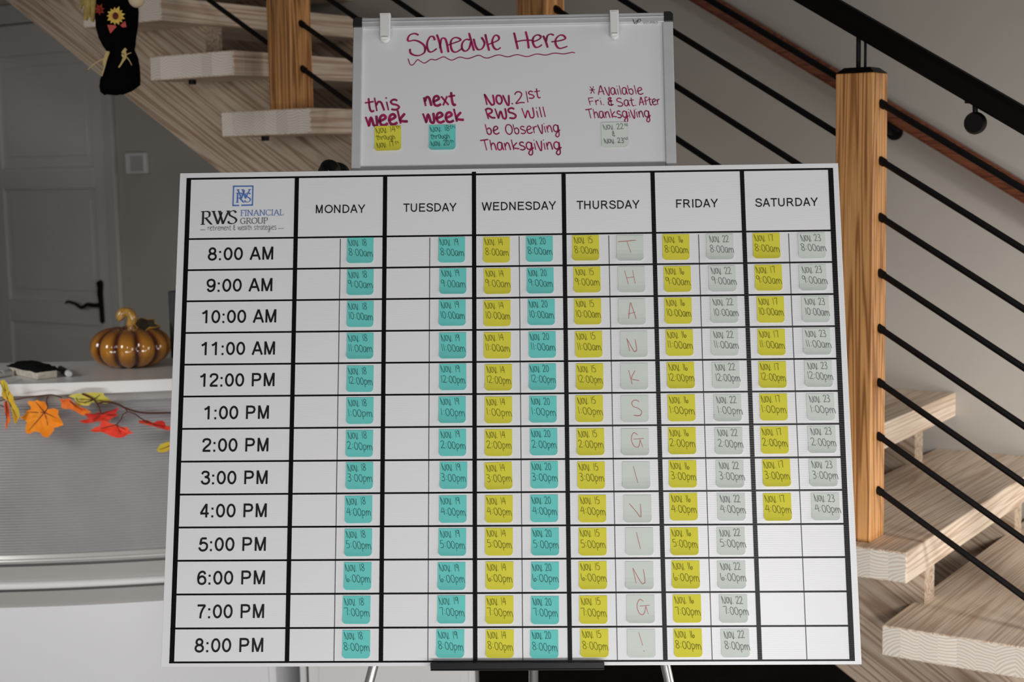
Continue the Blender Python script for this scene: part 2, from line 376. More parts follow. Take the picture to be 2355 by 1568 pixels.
hr.prism(prof, lambda p: (VC + p[0], -ua, -ua * GR + 1.116 + p[1] * 1.05), lambda p: (VC + p[0], -ub, -ub * GR + 1.116 + p[1] * 1.05))
hr.obj('handrail', M_blackrail, ra)
# round bracket hanging below the handrail
q = on_wall(2243, 283, VC)
br = thing('rail_bracket', 'black round rosette bracket under the handrail', None); br.parent = ra
MB().tube([(VC - 0.012, q.y, q.z), (VC - 0.002, q.y, q.z), (VC + 0.008, q.y, q.z)], [0.021, 0.0255, 0.024], 24).obj('rosette', M_black, br, smooth=True)
MB().tube([(VC, q.y, q.z + 0.018), (VC, q.y + 0.002, q.z + 0.05)], 0.006, 8).obj('bracket_neck', M_black, br, smooth=True)
MB().box(VC - 0.015, VC + 0.015, q.y - 0.045, q.y + 0.02, -0.006, 0.006, M=T(0, 0, q.z + 0.05)).obj('bracket_saddle', M_black, br)
# ------------------------------------------------------------------ wall handrail
wr = thing('wall_handrail', 'red-brown wooden handrail on brackets along the grey wall', 'handrail', SM)
VW = LEN - 0.07
prof2 = [(-0.024, -0.03), (0.024, -0.03), (0.028, -0.02), (0.028, 0.016), (0.016, 0.03), (-0.016, 0.03), (-0.028, 0.016), (-0.028, -0.02)]
MB().prism(prof2, lambda p: (VW + p[0], -(-1.0), 1.0 * GR + 0.748 + p[1]), lambda p: (VW + p[0], -3.3, -3.3 * GR + 0.748 + p[1])).obj('rail', M_rail, wr)
for ub_ in (0.1, 1.86, 2.95):
    zz = -ub_ * GR + 0.70
    b_ = thing('rail_bracket', None, None); b_.parent = wr
    MB().tube([(LEN - 0.01, -ub_, zz - 0.02), (LEN, -ub_, zz - 0.02)], 0.026, 16).obj('rosette', M_black, b_)
    MB().tube(catmull([(LEN - 0.005, -ub_, zz - 0.02), (LEN - 0.045, -ub_, zz - 0.022), (VW, -ub_, zz - 0.002), (VW, -ub_, zz + 0.02)], 4), 0.008, 8).obj('bracket_arm', M_black, b_)
    MB().prism([(-0.035, 0.02), (0.035, -0.022), (0.035, -0.008), (-0.035, 0.036)], lambda p: (VW - 0.014, -ub_ - p[0], zz + p[1]), lambda p: (VW + 0.014, -ub_ - p[0], zz + p[1])).obj('bracket_saddle', M_black, b_)
# thermostat
a = on_wall(296, 352); b = on_wall(345, 399)
tt = thing('thermostat', 'small white square thermostat on the grey wall right of the door', 'thermostat', SM)
MB().box(LEN - 0.024, LEN, b.y, a.y, b.z, a.z).obj('body', M_clip, tt, bevel=0.005)
MB().box(LEN - 0.0265, LEN - 0.023, b.y + 0.012, a.y - 0.035, b.z + 0.012, a.z - 0.012).obj('screen', M_alu, tt, bevel=0.001)

# ================================================================== RECEPTION DESK
dk = thing('reception_desk', 'curved white reception desk with ribbed panel front behind the pumpkin', 'desk')
DC = Vector((-1.45, 6.79)); 
def dpt(x, R): return (x, DC.y - math.sqrt(R * R - (x - DC.x) ** 2))
DX0, DX1 = -3.1, -0.704
def dshell(name, Rf, depth, z0, z1, m_, parent=dk, x1=DX1, n=36, bevel=0.0, profile=None, smooth=False):
    """curved slab following the desk front"""
    xs = [DX0 + (x1 - DX0) * i / n for i in range(n + 1)]
    pr = profile or [(0, z0), (0, z1)]
    mb = MB(); rows = []
    for x in xs:
        row = []
        for (o, z) in pr: p = dpt(x, Rf + o); row.append((p[0], p[1], z))
        p = dpt(x, Rf - depth); row.append((p[0], p[1], pr[-1][1])); row.append((p[0], p[1], pr[0][1]))
        rows.append(row)
    k = len(rows[0]); vs = [v for r in rows for v in r]; fs = []
    for i in range(n):
        for j in range(k):
            j2 = (j + 1) % k; fs.append((i * k + j, i * k + j2, (i + 1) * k + j2, (i + 1) * k + j))
    fs.append(tuple(range(k))); fs.append(tuple(n * k + j for j in reversed(range(k))))
    mb.add(vs, fs)
    return mb.obj(name, m_, parent, smooth=smooth, bevel=bevel)
RF = 2.76
dshell('countertop', RF + 0.016, 0.47, 1.037, 1.070, M_dwhite, x1=DX1 + 0.05, bevel=0.0015)
dshell('top_rail', RF - 0.012, 0.03, 1.012, 1.037, M_dgrey)
NR = 54; za, zb_ = 0.597, 1.012
pr = []
for i in range(NR * 4 + 1):
    t = i / 4; pr.append((0.0016 * math.sin(2 * PI * t), za + (zb_ - za) * i / (NR * 4)))
dshell('ribbed_panel', RF - 0.012, 0.02, za, zb_, M_poly, n=40, profile=pr, smooth=True)
pr2 = [(0.0, 0.573), (0.003, 0.576), (0.0045, 0.580), (0.003, 0.584), (0.005, 0.588), (0.003, 0.592), (0.0, 0.597)]
dshell('metal_rail', RF - 0.006, 0.03, 0.573, 0.597, M_chrome, profile=pr2, smooth=True)
dshell('groove', RF - 0.018, 0.05, 0.564, 0.573, M_dgrey2)
dshell('grey_band', RF - 0.010, 0.06, 0.522, 0.564, M_dgrey)
pr3 = [(0.0, 0.503), (0.005, 0.506), (0.007, 0.512), (0.005, 0.518), (0.0, 0.522)]
dshell('white_moulding', RF + 0.000, 0.06, 0.503, 0.522, M_dwhite, profile=pr3, smooth=True)
dshell('groove', RF - 0.018, 0.05, 0.494, 0.503, M_dgrey2)
dshell('grey_band', RF - 0.010, 0.06, 0.452, 0.494, M_dgrey)
dshell('base', RF - 0.004, 0.10, 0.0, 0.452, M_dbase)
# grey end panel of the desk seen under the board
e0 = dpt(DX1, RF - 0.02); 
MB().prism([(e0[0] - 0.002, e0[1]), (e0[0] + 0.018, e0[1] + 0.004), (-0.618, e0[1] + 0.34), (-0.64, e0[1] + 0.34)], lambda p: (p[0], p[1], 0.0), lambda p: (p[0], p[1], 1.036)).obj('end_panel', M_dbase, dk)
MB().box(-2.6, -0.7, 4.50, 4.53, 0, 1.036).obj('back_panel', M_dwhite, dk)

# low white cabinet beside it, under the stairs
a = on_z(690, 1560, 0.20); b = on_z(1092, 1560, 0.20)
cb = thing('low_cabinet', 'cream white low cabinet standing behind the easel legs', 'cabinet')
YC = a.y
def cx(px): return on_y(px, 1555, YC).x
MB().box(cx(690) - 0.0, cx(1093), YC, YC + 0.36, 0.0, 0.62).obj('body', M_dwhite, cb, bevel=0.002)
MB().box(cx(712), cx(1078), YC - 0.018, YC, 0.02, 0.60).obj('door', M_dwhite, cb, bevel=0.002)
MB().box(cx(736) , cx(1060), YC - 0.021, YC - 0.018, 0.05, 0.56).obj('door_panel', M_dwhite, cb, bevel=0.001)
MB().box(cx(706), cx(711), YC - 0.006, YC, 0.0, 0.62).obj('painted_shadow_line', M_dgrey2, cb)  # shadow line beside the cabinet door, put in as a dark grey strip

# ================================================================== THINGS ON THE DESK
DZ = 1.0702
# pumpkin
pc = Vector((-1.100, 4.345, DZ)); R0 = 0.112
pk = thing('ceramic_pumpkin', 'glossy amber ceramic pumpkin with curled stem on the desk', 'pumpkin', T(*pc) @ Matrix.Scale(1.025, 4))
NL = 11; NA = NL * 12; NV = 30; mb = MB(); cols = []
for j in range(NV + 1):
    ph = -PI / 2 + PI * j / NV
    for i in range(NA):
        th = 2 * PI * i / NA + 0.42
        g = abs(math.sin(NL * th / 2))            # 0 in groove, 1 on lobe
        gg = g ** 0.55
        c = math.cos(ph); s_ = math.sin(ph)
        r = R0 * (abs(c) ** 0.72) * (0.86 + 0.14 * gg)
        z = 0.056 + 0.058 * math.copysign(abs(s_) ** 0.9, s_) * (0.90 + 0.10 * gg)
        if s_ > 0: z -= 0.022 * (1 - min(1, r / (R0 * 0.55))) ** 2 if r < R0 * 0.55 else 0
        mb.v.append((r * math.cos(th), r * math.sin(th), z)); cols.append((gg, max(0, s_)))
for j in range(NV):
    for i in range(NA):
        i2 = (i + 1) % NA; mb.f.append((j * NA + i, j * NA + i2, (j + 1) * NA + i2, (j + 1) * NA + i)); mb.mi.append(0)
M_pum = mat('amber_glaze', srgb(176, 112, 30), 0.12, 0, 0.6, coat=0.6)
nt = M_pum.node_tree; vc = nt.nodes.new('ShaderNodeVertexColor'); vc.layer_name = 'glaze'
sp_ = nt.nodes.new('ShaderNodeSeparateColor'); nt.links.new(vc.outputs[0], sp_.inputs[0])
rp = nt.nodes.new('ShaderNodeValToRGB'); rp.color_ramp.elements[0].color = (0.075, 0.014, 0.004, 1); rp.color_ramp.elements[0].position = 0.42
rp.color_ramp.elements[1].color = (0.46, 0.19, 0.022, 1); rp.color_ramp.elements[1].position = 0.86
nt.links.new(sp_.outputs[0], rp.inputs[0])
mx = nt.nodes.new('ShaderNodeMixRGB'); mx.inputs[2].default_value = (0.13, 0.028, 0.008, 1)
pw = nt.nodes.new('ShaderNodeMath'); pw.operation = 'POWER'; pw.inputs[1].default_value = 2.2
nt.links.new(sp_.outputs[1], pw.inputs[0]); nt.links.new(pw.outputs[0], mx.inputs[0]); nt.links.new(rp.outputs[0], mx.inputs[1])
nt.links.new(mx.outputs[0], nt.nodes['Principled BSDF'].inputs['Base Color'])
me = mb.mesh('body', M_pum, smooth=False)
me.polygons.foreach_set('use_smooth', [True] * len(me.polygons))
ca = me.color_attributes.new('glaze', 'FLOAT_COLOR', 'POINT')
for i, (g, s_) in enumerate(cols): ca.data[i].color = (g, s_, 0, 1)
link('body', me, None, pk)
M_stem = mat('ochre_glaze', srgb(176, 132, 62), 0.2, noise=0.35, nscale=40, coat=0.4)
sp3 = catmull([(0.012, 0, 0.098), (0.006, 0, 0.118), (0.010, -0.002, 0.135), (0.004, -0.004, 0.150), (-0.014, -0.006, 0.154), (-0.022, -0.008, 0.143), (-0.016, -0.009, 0.134)], 5)
MB().tube(sp3, [0.014 - 0.003 * abs(i / len(sp3) - 0.3) + (0.004 if i < 3 else 0) for i in range(len(sp3))], 12).obj('stem', M_stem, pk, smooth=True)
M_leafg = mat('dark_green_glaze', (0.012, 0.014, 0.006, 1), 0.15, coat=0.4)
lf = [(0.012, 0), (0.026, 0.030), (0.046, 0.024), (0.062, 0.034), (0.070, 0.012), (0.086, 0.004), (0.074, -0.012), (0.060, -0.018), (0.046, -0.052), (0.034, -0.034), (0.020, -0.014)]
def ph_(x, y): r = math.hypot(x, y); return 0.121 + 0.38 * y - 0.016 * (r / 0.09) ** 2.2
lo = MB().prism(lf, lambda p: (p[0], p[1], ph_(*p) + 0.004), lambda p: (p[0], p[1], ph_(*p) - 0.003)).obj('leaf', M_leafg, pk, bevel=0.001)
ed = [Vector((x, y, ph_(x, y) + 0.003)) for x, y in lf + [lf[0]]]
MB().tube(ed, 0.0021, 6).obj('leaf_edge', M_stem, lo, smooth=True)
# eraser
M_felt = mat('black_felt', (0.006, 0.006, 0.006, 1), 0.95, spec=0.1, bump=0.6, bscale=500)
M_cream = mat('cream_foam', (0.60, 0.56, 0.47, 1), 0.8, noise=0.15, nscale=60)
A = on_z(85, 874, DZ); Bp = on_z(133, 869, DZ)
ang = math.atan2(Bp.y - A.y, Bp.x - A.x)
er = thing('board_eraser', 'whiteboard eraser with worn cream base and black felt top on the desk', 'eraser', T(A.x, A.y, DZ) @ Matrix.Rotation(ang + 0.05, 4, 'Z'))
MB().box(0.0, 0.060, 0, 0.185, 0, 0.025).obj('base', M_cream, er, bevel=0.005, bseg=3)
ft = MB(); n_ = 10
vs = []; fs = []
for j in range(n_ + 1):
    for i in range(n_ + 1):
        x = -0.006 + 0.073 * i / n_; y = -0.004 + 0.193 * j / n_
        e_ = min(i, n_ - i, j, n_ - j); z = 0.0245 + min(e_, 2) * 0.006 + 0.001 * math.sin(y * 50 + x * 30) + random.uniform(-.0006, .0006) - (0.004 if i == n_ else 0)
        vs.append((x, y, z))
fs = [(j * (n_ + 1) + i, j * (n_ + 1) + i + 1, (j + 1) * (n_ + 1) + i + 1, (j + 1) * (n_ + 1) + i) for j in range(n_) for i in range(n_)]
ft.add(vs, fs); fo = ft.obj('felt_top', M_felt, er, smooth=True); sd_ = fo.modifiers.new('s', 'SOLIDIFY'); sd_.thickness = 0.004
# markers
def marker(name, p0, p1, label, m_body, m_cap, tip_frac=0.75, r=0.0085):
    p0 = Vector(p0); p1 = Vector(p1); d = p1 - p0; Lm = d.length
    t = thing(name, label, 'marker', T(*p0) @ d.to_track_quat('X', 'Z').to_matrix().to_4x4())
    MB().tube([(0, 0, 0), (Lm * tip_frac, 0, 0)], r, 16).obj('barrel', m_body, t, smooth=True, bevel=0.001)
    MB().tube([(Lm * tip_frac, 0, 0), (Lm - 0.004, 0, 0), (Lm, 0, 0)], [r * 1.08, r * 1.08, r * 0.75], 16).obj('cap', m_cap, t, smooth=True)
    return t
Z1 = DZ + 0.0095
a = on_z(138, 847, Z1); b = on_z(160, 860, Z1)
d = (b - a).normalized(); marker('dry_erase_marker', b - d * 0.135, b, 'dark dry erase marker with grey end beside the eraser', M_blackpl, M_clip, 0.8)
a = on_z(-40, 868, Z1); b = on_z(26, 856, Z1); d = (b - a).normalized()
marker('dry_erase_marker', b - d * 0.13, b, 'white dry erase marker lying at the left edge of the picture', M_clip, M_clip, 0.7, 0.0095)
a = on_z(16, 881, DZ + 0.0015); b = on_z(50, 872, DZ + 0.0015)
tag(MB().tube(catmull([a, (a + b) / 2 + Vector((0.003, 0.004, 0)), b], 4), 0.0016, 6).obj('straw', M_clip, smooth=True), 'thin white stick lying on the desk in front of the eraser', 'stick')
# screen standing on the desk, mostly hidden by the board
a = on_y(394, 840, 4.42); b = on_y(398, 670, 4.42)
mo = thing('computer_monitor', 'black monitor edge standing on the desk right of the pumpkin', 'monitor')
MB().box(a.x, a.x + 0.30, 4.42, 4.45, DZ + 0.012, b.z).obj('screen', M_blackpl, mo, bevel=0.002)
MB().box(a.x + 0.08, a.x + 0.22, 4.40, 4.49, DZ, DZ + 0.012).obj('stand', M_blackpl, mo, bevel=0.002)

# ------------------------------------------------------------------ leaf garland on the desk front
ga = thing('leaf_garland', 'artificial maple leaf garland in orange, red and yellow hanging along the desk front', 'garland')
GZ = lambda zx, zy: (zx / 5.607, 800 + zy / 5.607)
def gp(zx, zy, y): px, py = GZ(zx, zy); return on_y(px, py, y)
def leaf_mat(name, c1, c2, sc=25):
    m_ = mat(name, c1, 0.6, spec=0.25); nt = m_.node_tree; b_ = nt.nodes['Principled BSDF']
    tc = nt.nodes.new('ShaderNodeTexCoord'); n = nt.nodes.new('ShaderNodeTexNoise'); n.inputs['Scale'].default_value = sc
    r = nt.nodes.new('ShaderNodeValToRGB'); r.color_ramp.elements[0].color = c1; r.color_ramp.elements[1].color = c2
    r.color_ramp.elements[0].position = .42; r.color_ramp.elements[1].position = .62
    nt.links.new(tc.outputs['Object'], n.inputs['Vector']); nt.links.new(n.outputs['Fac'], r.inputs[0]); nt.links.new(r.outputs[0], b_.inputs['Base Color'])
    return m_
ML_o = leaf_mat('orange_leaf', srgb(250, 140, 30), srgb(255, 156, 42)); ML_y = leaf_mat('yellow_leaf', srgb(215, 190, 60), srgb(240, 160, 45))
ML_yg = leaf_mat('yellow_green_leaf', srgb(205, 200, 90), srgb(225, 205, 90)); ML_r = leaf_mat('red_leaf', srgb(205, 45, 35), srgb(230, 70, 40))
ML_br = leaf_mat('bright_red_leaf', srgb(240, 62, 45), srgb(250, 80, 50)); ML_or = leaf_mat('orange_red_leaf', srgb(245, 130, 40), srgb(225, 75, 35))
M_vein = mat('dark_red_vein', srgb(110, 45, 30), 0.6)
leaves = [
 (ML_o, 3.985, [(355,710),(370,680),(440,690),(480,668),(520,690),(575,690),(600,740),(620,790),(690,775),(755,800),(750,860),(790,930),(820,990),(750,1020),(690,1030),(700,1060),(650,1120),(615,1155),(550,1140),(520,1090),(440,1075),(390,1110),(330,1090),(330,1000),(350,960),(320,930),(250,900),(310,870),(345,810),(400,790),(390,740)], (575,830), [(360,830),(460,700),(370,1065),(640,1080),(740,910),(620,770)]),
 (ML_y, 3.965, [(5,420),(60,415),(95,470),(120,550),(170,620),(185,700),(240,790),(255,880),(200,985),(180,960),(185,880),(150,780),(110,700),(40,640),(20,600),(30,530),(10,470)], (95,660), [(45,440),(120,560),(220,900)]),
 (ML_or, 3.975, [(50,690),(100,700),(120,760),(125,860),(135,940),(100,990),(80,1060),(65,1000),(85,920),(60,820)], (75,690), [(105,850),(90,1020)]),
 (ML_yg, 4.0, [(880,620),(930,600),(1060,580),(1200,572),(1330,578),(1350,620),(1400,650),(1440,690),(1370,720),(1260,700),(1190,700),(1140,745),(1060,740),(1010,755),(980,710),(960,650)], (1210,665), [(990,660),(1110,600),(1290,600),(1080,710),(1340,680)]),
 (ML_or, 3.985, [(765,655),(830,660),(900,650),(950,700),(1030,760),(1100,780),(1180,830),(1090,865),(1060,870),(980,820),(900,785),(830,785),(790,770),(790,700)], (880,665), [(1060,800),(1000,780),(800,690)]),
 (ML_r, 3.99, [(1090,850),(1210,845),(1290,825),(1350,840),(1370,815),(1450,800),(1535,765),(1490,850),(1530,860),(1440,910),(1400,950),(1330,940),(1250,950),(1180,965),(1100,975),(1010,940),(1110,930),(1160,935),(1130,900)], (1300,845), [(1130,860),(1490,790),(1200,940),(1480,870)]),
 (ML_br, 3.97, [(1165,1065),(1230,1020),(1290,1010),(1300,940),(1350,935),(1420,970),(1500,985),(1560,1020),(1640,1020),(1680,1075),(1725,1100),(1650,1110),(1590,1150),(1520,1160),(1440,1140),(1360,1100),(1290,1080),(1220,1085)], (1500,990), [(1260,1050),(1680,1085),(1560,1110)]),
 (ML_r, 4.0, [(1790,930),(1830,935),(1890,925),(1960,975),(2030,940),(2090,935),(2130,960),(2140,1010),(2190,1010),(2300,1030),(2200,1065),(2140,1055),(2060,1035),(1980,1010),(1930,1000),(1850,975),(1790,965)], (1950,975), [(1810,945),(2120,1020)]),
 (ML_y, 4.0, [(2020,1318),(2060,1250),(2140,1215),(2300,1200),(2330,1250),(2210,1300),(2140,1340),(2060,1350)], (2250,1240), [(2060,1310)]),
]
for m_, yy, poly, hub, tips in leaves:
    hubp = Vector(hub); rad = max((Vector(p) - hubp).length for p in poly)
    def dep(p, o=0): r_ = (Vector(p) - hubp).length / rad; return yy - 0.010 * math.sin(r_ * 2.3) + 0.012 * r_ * r_ + 0.004 * math.sin(p[0] * 0.03 + p[1] * 0.02) + o
    ce = Vector((sum(p[0] for p in poly) / len(poly), sum(p[1] for p in poly) / len(poly)))
    mb = MB(); n = len(poly); ring2 = [ce + (Vector(p) - ce) * 0.5 for p in poly]
    for o_ in (0, 0.0012):
        base = len(mb.v)
        mb.v += [tuple(gp(p[0], p[1], dep(p, o_))) for p in poly] + [tuple(gp(p.x, p.y, dep(p, o_))) for p in ring2] + [tuple(gp(ce.x, ce.y, dep(ce, o_)))]
        for i in range(n):
            j = (i + 1) % n
            mb.f.append((base + i, base + j, base + n + j, base + n + i)); mb.f.append((base + n + i, base + n + j, base + 2 * n)); mb.mi += [0, 0]
    for i in range(n):
        j = (i + 1) % n; k_ = 2 * n + 1; mb.f.append((i, j, k_ + j, k_ + i)); mb.mi.append(0)
    lo = mb.obj('maple_leaf', m_, ga, smooth=True)
    vb = MB()
    for tp in tips:
        pts = [hubp + (Vector(tp) - hubp) * t for t in (0, .25, .5, .75, 1)]
        vb.tube([gp(p.x, p.y, dep(p, -0.0012)) for p in pts], [0.0014, 0.0012, 0.001, 0.0008, 0.0004], 5)
    vb.obj('vein', M_vein, lo)
M_vine = mat('dark_red_brown_vine', srgb(85, 38, 32), 0.6)
vines = [([(-60, 690), (10, 680), (80, 660), (200, 665), (330, 640), (560, 610), (680, 605), (800, 640)], .0016),
 ([(1060, 590), (1140, 625), (1210, 665), (1260, 712), (1340, 695), (1440, 700), (1540, 735), (1620, 775), (1760, 820), (1900, 838), (2200, 836), (2350, 850)], .0026),
 ([(625, 620), (600, 670), (610, 740), (610, 780), (575, 830)], .0016), ([(1240, 700), (1280, 760), (1300, 845)], .0018),
 ([(1610, 770), (1640, 825), (1590, 850), (1560, 920), (1500, 990)], .0016), ([(1650, 820), (1740, 850), (1820, 910), (1950, 975)], .0016),
 ([(980, 640), (1010, 690), (1090, 700), (1190, 680)], .0012), ([(0, 735), (60, 750), (90, 680)], .0012)]
for pts, r in vines:
    MB().tube([gp(p.x, p.y, 3.984) for p in catmull(pts, 5)], r, 6).obj('vine', M_vine, ga, smooth=True)

# ================================================================== HANGING SCARECROW
YS = 4.16
sw = thing('scarecrow_doll', 'black cloth scarecrow doll with a sunflower hanging at the top left before the stairs', 'doll')
def sp(px, py, y=YS): return on_y(px, py, y)
M_cloth = mat('black_cloth', (0.002, 0.002, 0.002, 1), 0.95, spec=0.04, bump=0.5, bscale=120)
sections = [(-120, 250, 300), (-90, 235, 312), (-40, 222, 318), (0, 221, 316), (30, 219, 317), (60, 222, 317), (85, 228, 314), (105, 238, 311), (117, 246, 309), (124, 249, 312), (135, 246, 317), (155, 241, 320), (180, 232, 322), (197, 230, 323), (210, 232, 305), (217, 240, 285)]
mb = MB(); n = 20; px_mm = (YS) / F
for (py, xl, xr) in sections:
    cxp = (xl + xr) / 2; hw = (xr - xl) / 2 * px_mm; c_ = sp(cxp, py)
    for i in range(n):
        t = 2 * PI * i / n; w_ = 1 + 0.03 * math.sin(5 * t + py * 0.05)
        mb.v.append((c_.x + hw * math.cos(t) * w_, c_.y + hw * 0.62 * math.sin(t) * w_, c_.z + 0.002 * math.sin(3 * t)))
L_ = len(sections)
for j in range(L_ - 1):
    for i in range(n):
        i2 = (i + 1) % n; mb.f.append((j * n + i, j * n + i2, (j + 1) * n + i2, (j + 1) * n + i)); mb.mi.append(0)
mb.f.append(tuple(range(n))); mb.f.append(tuple((L_ - 1) * n + i for i in range(n))); mb.mi += [0, 0]
mb.obj('body', M_cloth, sw, smooth=True)
def blob(name, pts, rr, m_, parent=sw, fl=1.0, seg=14):
    return MB().tube(catmull(pts, 4), rr, seg, flat=fl).obj(name, m_, parent, smooth=True)
def ellip(name, c, rx, ry, rz, m_, parent=sw, n=16, M=None, lump=0.0):
    mb = MB(); mb2 = []
    for j in range(n + 1):
        ph = -PI / 2 + PI * j / n
        for i in range(2 * n):
            t = PI * i / n; k = 1 + lump * math.sin(3 * t + 2 * ph) * math.cos(ph)
            mb.v.append((c[0] + rx * math.cos(ph) * math.cos(t) * k, c[1] + ry * math.cos(ph) * math.sin(t) * k, c[2] + rz * math.sin(ph)))
    for j in range(n):
        for i in range(2 * n):
            i2 = (i + 1) % (2 * n); mb.f.append((j * 2 * n + i, j * 2 * n + i2, (j + 1) * 2 * n + i2, (j + 1) * 2 * n + i)); mb.mi.append(0)
    return mb.obj(name, m_, parent, smooth=True)
M_raf = mat('pale_raffia', srgb(205, 180, 120), 0.8); M_pet = leaf_mat('sunflower_petal', srgb(222, 196, 92), srgb(225, 175, 80), 60)
M_skin = mat('cream_cloth', srgb(222, 200, 168), 0.85); M_redf = mat('dark_red_petal', srgb(150, 45, 25), 0.8)
h = sp(270, -190); ellip('head', h, 0.075, 0.065, 0.075, M_skin)
hb = sp(270, -255); MB().tube([(hb.x, hb.y, hb.z), (hb.x, hb.y, hb.z + 0.01), (hb.x, hb.y, hb.z + 0.02), (hb.x, hb.y, hb.z + 0.12)], [0.13, 0.125, 0.07, 0.02], 20).obj('hat', M_raf, sw, smooth=True)
MB().tube([(hb.x, hb.y, hb.z + 0.11), (hb.x, hb.y + 0.02, hb.z + 0.55)], 0.002, 6).obj('cord', M_blackpl, sw)
c_ = sp(314, -4, YS - 0.02); ellip('hand', c_, 0.0225, 0.02, 0.025, M_skin)
M_straw = mat('yellow_straw', srgb(165, 142, 80), 0.85, noise=0.3, nscale=50)
for p_, q_, r_ in [((205, -30), (196, 46), .016), ((190, -15), (206, 40), .014), ((215, -10), (212, 50), .012), ((196, -20), (184, 18), .010)]:
    a = sp(*p_, YS + 0.0); b = sp(*q_, YS + 0.0); blob('straw_tuft', [a, (a + b) / 2 + Vector((0.004, -0.004, 0)), b], [r_ * (1.0 - 0.6 * i / 8) for i in range(9)], M_straw)
def flower(c, R, n, m_, mc, name='sunflower', r0=0.006):
    fl_ = thing(name, None, None); fl_.parent = sw
    for i in range(n):
        t = 2 * PI * i / n + 0.2; d = Vector((math.cos(t), 0, math.sin(t))); s_ = Vector((-math.sin(t), 0, math.cos(t)))
        rr = R * random.uniform(0.85, 1.1); w_ = R * 0.24
        P = [c + d * r0 * 0.5, c + d * rr * 0.5 + s_ * w_ + Vector((0, -0.003, 0)), c + d * rr, c + d * rr * 0.5 - s_ * w_ + Vector((0, -0.003, 0))]
        mb = MB(); mb.v = [tuple(p) for p in P] + [tuple(p + Vector((0, 0.0015, 0))) for p in P]
        mb.f = [(0, 1, 2, 3), (7, 6, 5, 4), (0, 4, 5, 1), (1, 5, 6, 2), (2, 6, 7, 3), (3, 7, 4, 0)]; mb.mi = [0] * 6
        mb.obj('petal', m_, fl_)
    ellip('flower_centre', c + Vector((0, -0.003, 0)), r0, 0.004, r0 * 1.25, mc, fl_, 8)
flower(sp(266, 37, YS - 0.078), 0.027, 13, M_pet, mat('brown_flower_centre', srgb(90, 25, 15), 0.8), r0=0.0075)
flower(sp(229, 22, YS - 0.045), 0.016, 7, M_redf, M_redf, 'red_flower', 0.004)
M_pk = mat('dusty_red_leaf', srgb(190, 80, 70), 0.8)
for poly in ([(247, 57), (266, 58), (268, 62), (262, 68), (254, 77), (250, 68)], [(276, 58), (288, 48), (291, 62), (282, 63)]):
    MB().prism(poly, lambda p: sp(p[0], p[1], YS - 0.070), lambda p: sp(p[0], p[1], YS - 0.068)).obj('cloth_leaf', M_pk, sw)
for pts, r_ in [([(250, 118), (244, 132), (228, 140), (215, 148), (202, 160)], .0022), ([(250, 120), (245, 135), (240, 155), (234, 175)], .003), ([(247, 118), (240, 140), (238, 150)], .004),
             ([(290, 112), (282, 122), (284, 135), (278, 148), (273, 155)], .0040), ([(284, 130), (294, 124), (302, 121)], .0017), ([(292, 132), (298, 140), (303, 150)], .0016), ([(286, 116), (289, 130), (282, 142)], .004)]:
    off = -0.062 if pts[0][0] > 280 else -0.03
    P = [sp(x, y, YS + off) for x, y in pts]; cm = catmull(P, 4)
    MB().tube(cm, [r_ * (1 - 0.6 * i / len(cm)) for i in range(len(cm))], 6).obj('raffia_strand', M_raf, sw)

# ================================================================== EASEL, BOARDS
OFF_WB = 0.014
es = thing('easel', 'silver tube easel with a black tray holding the boards', 'easel')
OE = 0.075
def eb(px, py, off): x, z = tob(px, py, off); return BC + BX * x + BZ * z + BN * off
apex = eb(1228, 120, OE)
for (px, py) in ((854, 1550), (1535, 1550)):
    p = eb(px, py, OE); d = p - apex; t = (0.012 - apex.z) / d.z; foot = apex + d * t
    lg = MB().tube([apex, foot], 0.0088, 14).obj('leg', M_steel, es, smooth=True)
    MB().tube([foot + (apex - foot).normalized() * 0.03, foot - Vector((0, 0, 0.012))], 0.0125, 12).obj('rubber_foot', M_blackpl, lg)
ra_ = on_y(1227, 1550, 3.16); fy = Vector((apex.x + (ra_.x - apex.x) * 1.3, 3.42, 0.012)); k_ = apex + Vector((0, 0.02, 0))
pz = on_y(1227, 1550, 3.2)
d = pz - k_; t = (0.012 - k_.z) / d.z; foot = k_ + d * t
lg = MB().tube([k_, foot], 0.0105, 14).obj('leg', M_steel, es, smooth=True)
MB().tube([foot + Vector((0, 0, 0.03)), foot - Vector((0, 0, 0.012))], 0.0135, 12).obj('rubber_foot', M_blackpl, lg)
MB().box(-0.03, 0.03, -0.02, 0.025, -0.03, 0.03, M=T(*apex) @ BR.to_4x4()).obj('head_joint', M_blackpl, es, bevel=0.004)
x0, zt_ = tob(990, 1523.5, -0.012); x1, zb2 = tob(1390, 1537, -0.012)
HB = 0.9006 / 2
tr = MB()
tr.box(x0, x1, -0.014, -0.010, zb2, zt_); tr.box(x0, x1, -0.014, 0.065, zb2 - 0.003, zb2); tr.box(x0, x1, 0.061, 0.065, zb2, zb2 + 0.02)
tr.obj('tray', mat('black_anodised_tray', (0.02, 0.02, 0.021, 1), 0.3, 0.5), es, M=BM, bevel=0.0012)
# horizontal brace behind the board
pA = eb(1045, 900, OE); pB = eb(1385, 900, OE)

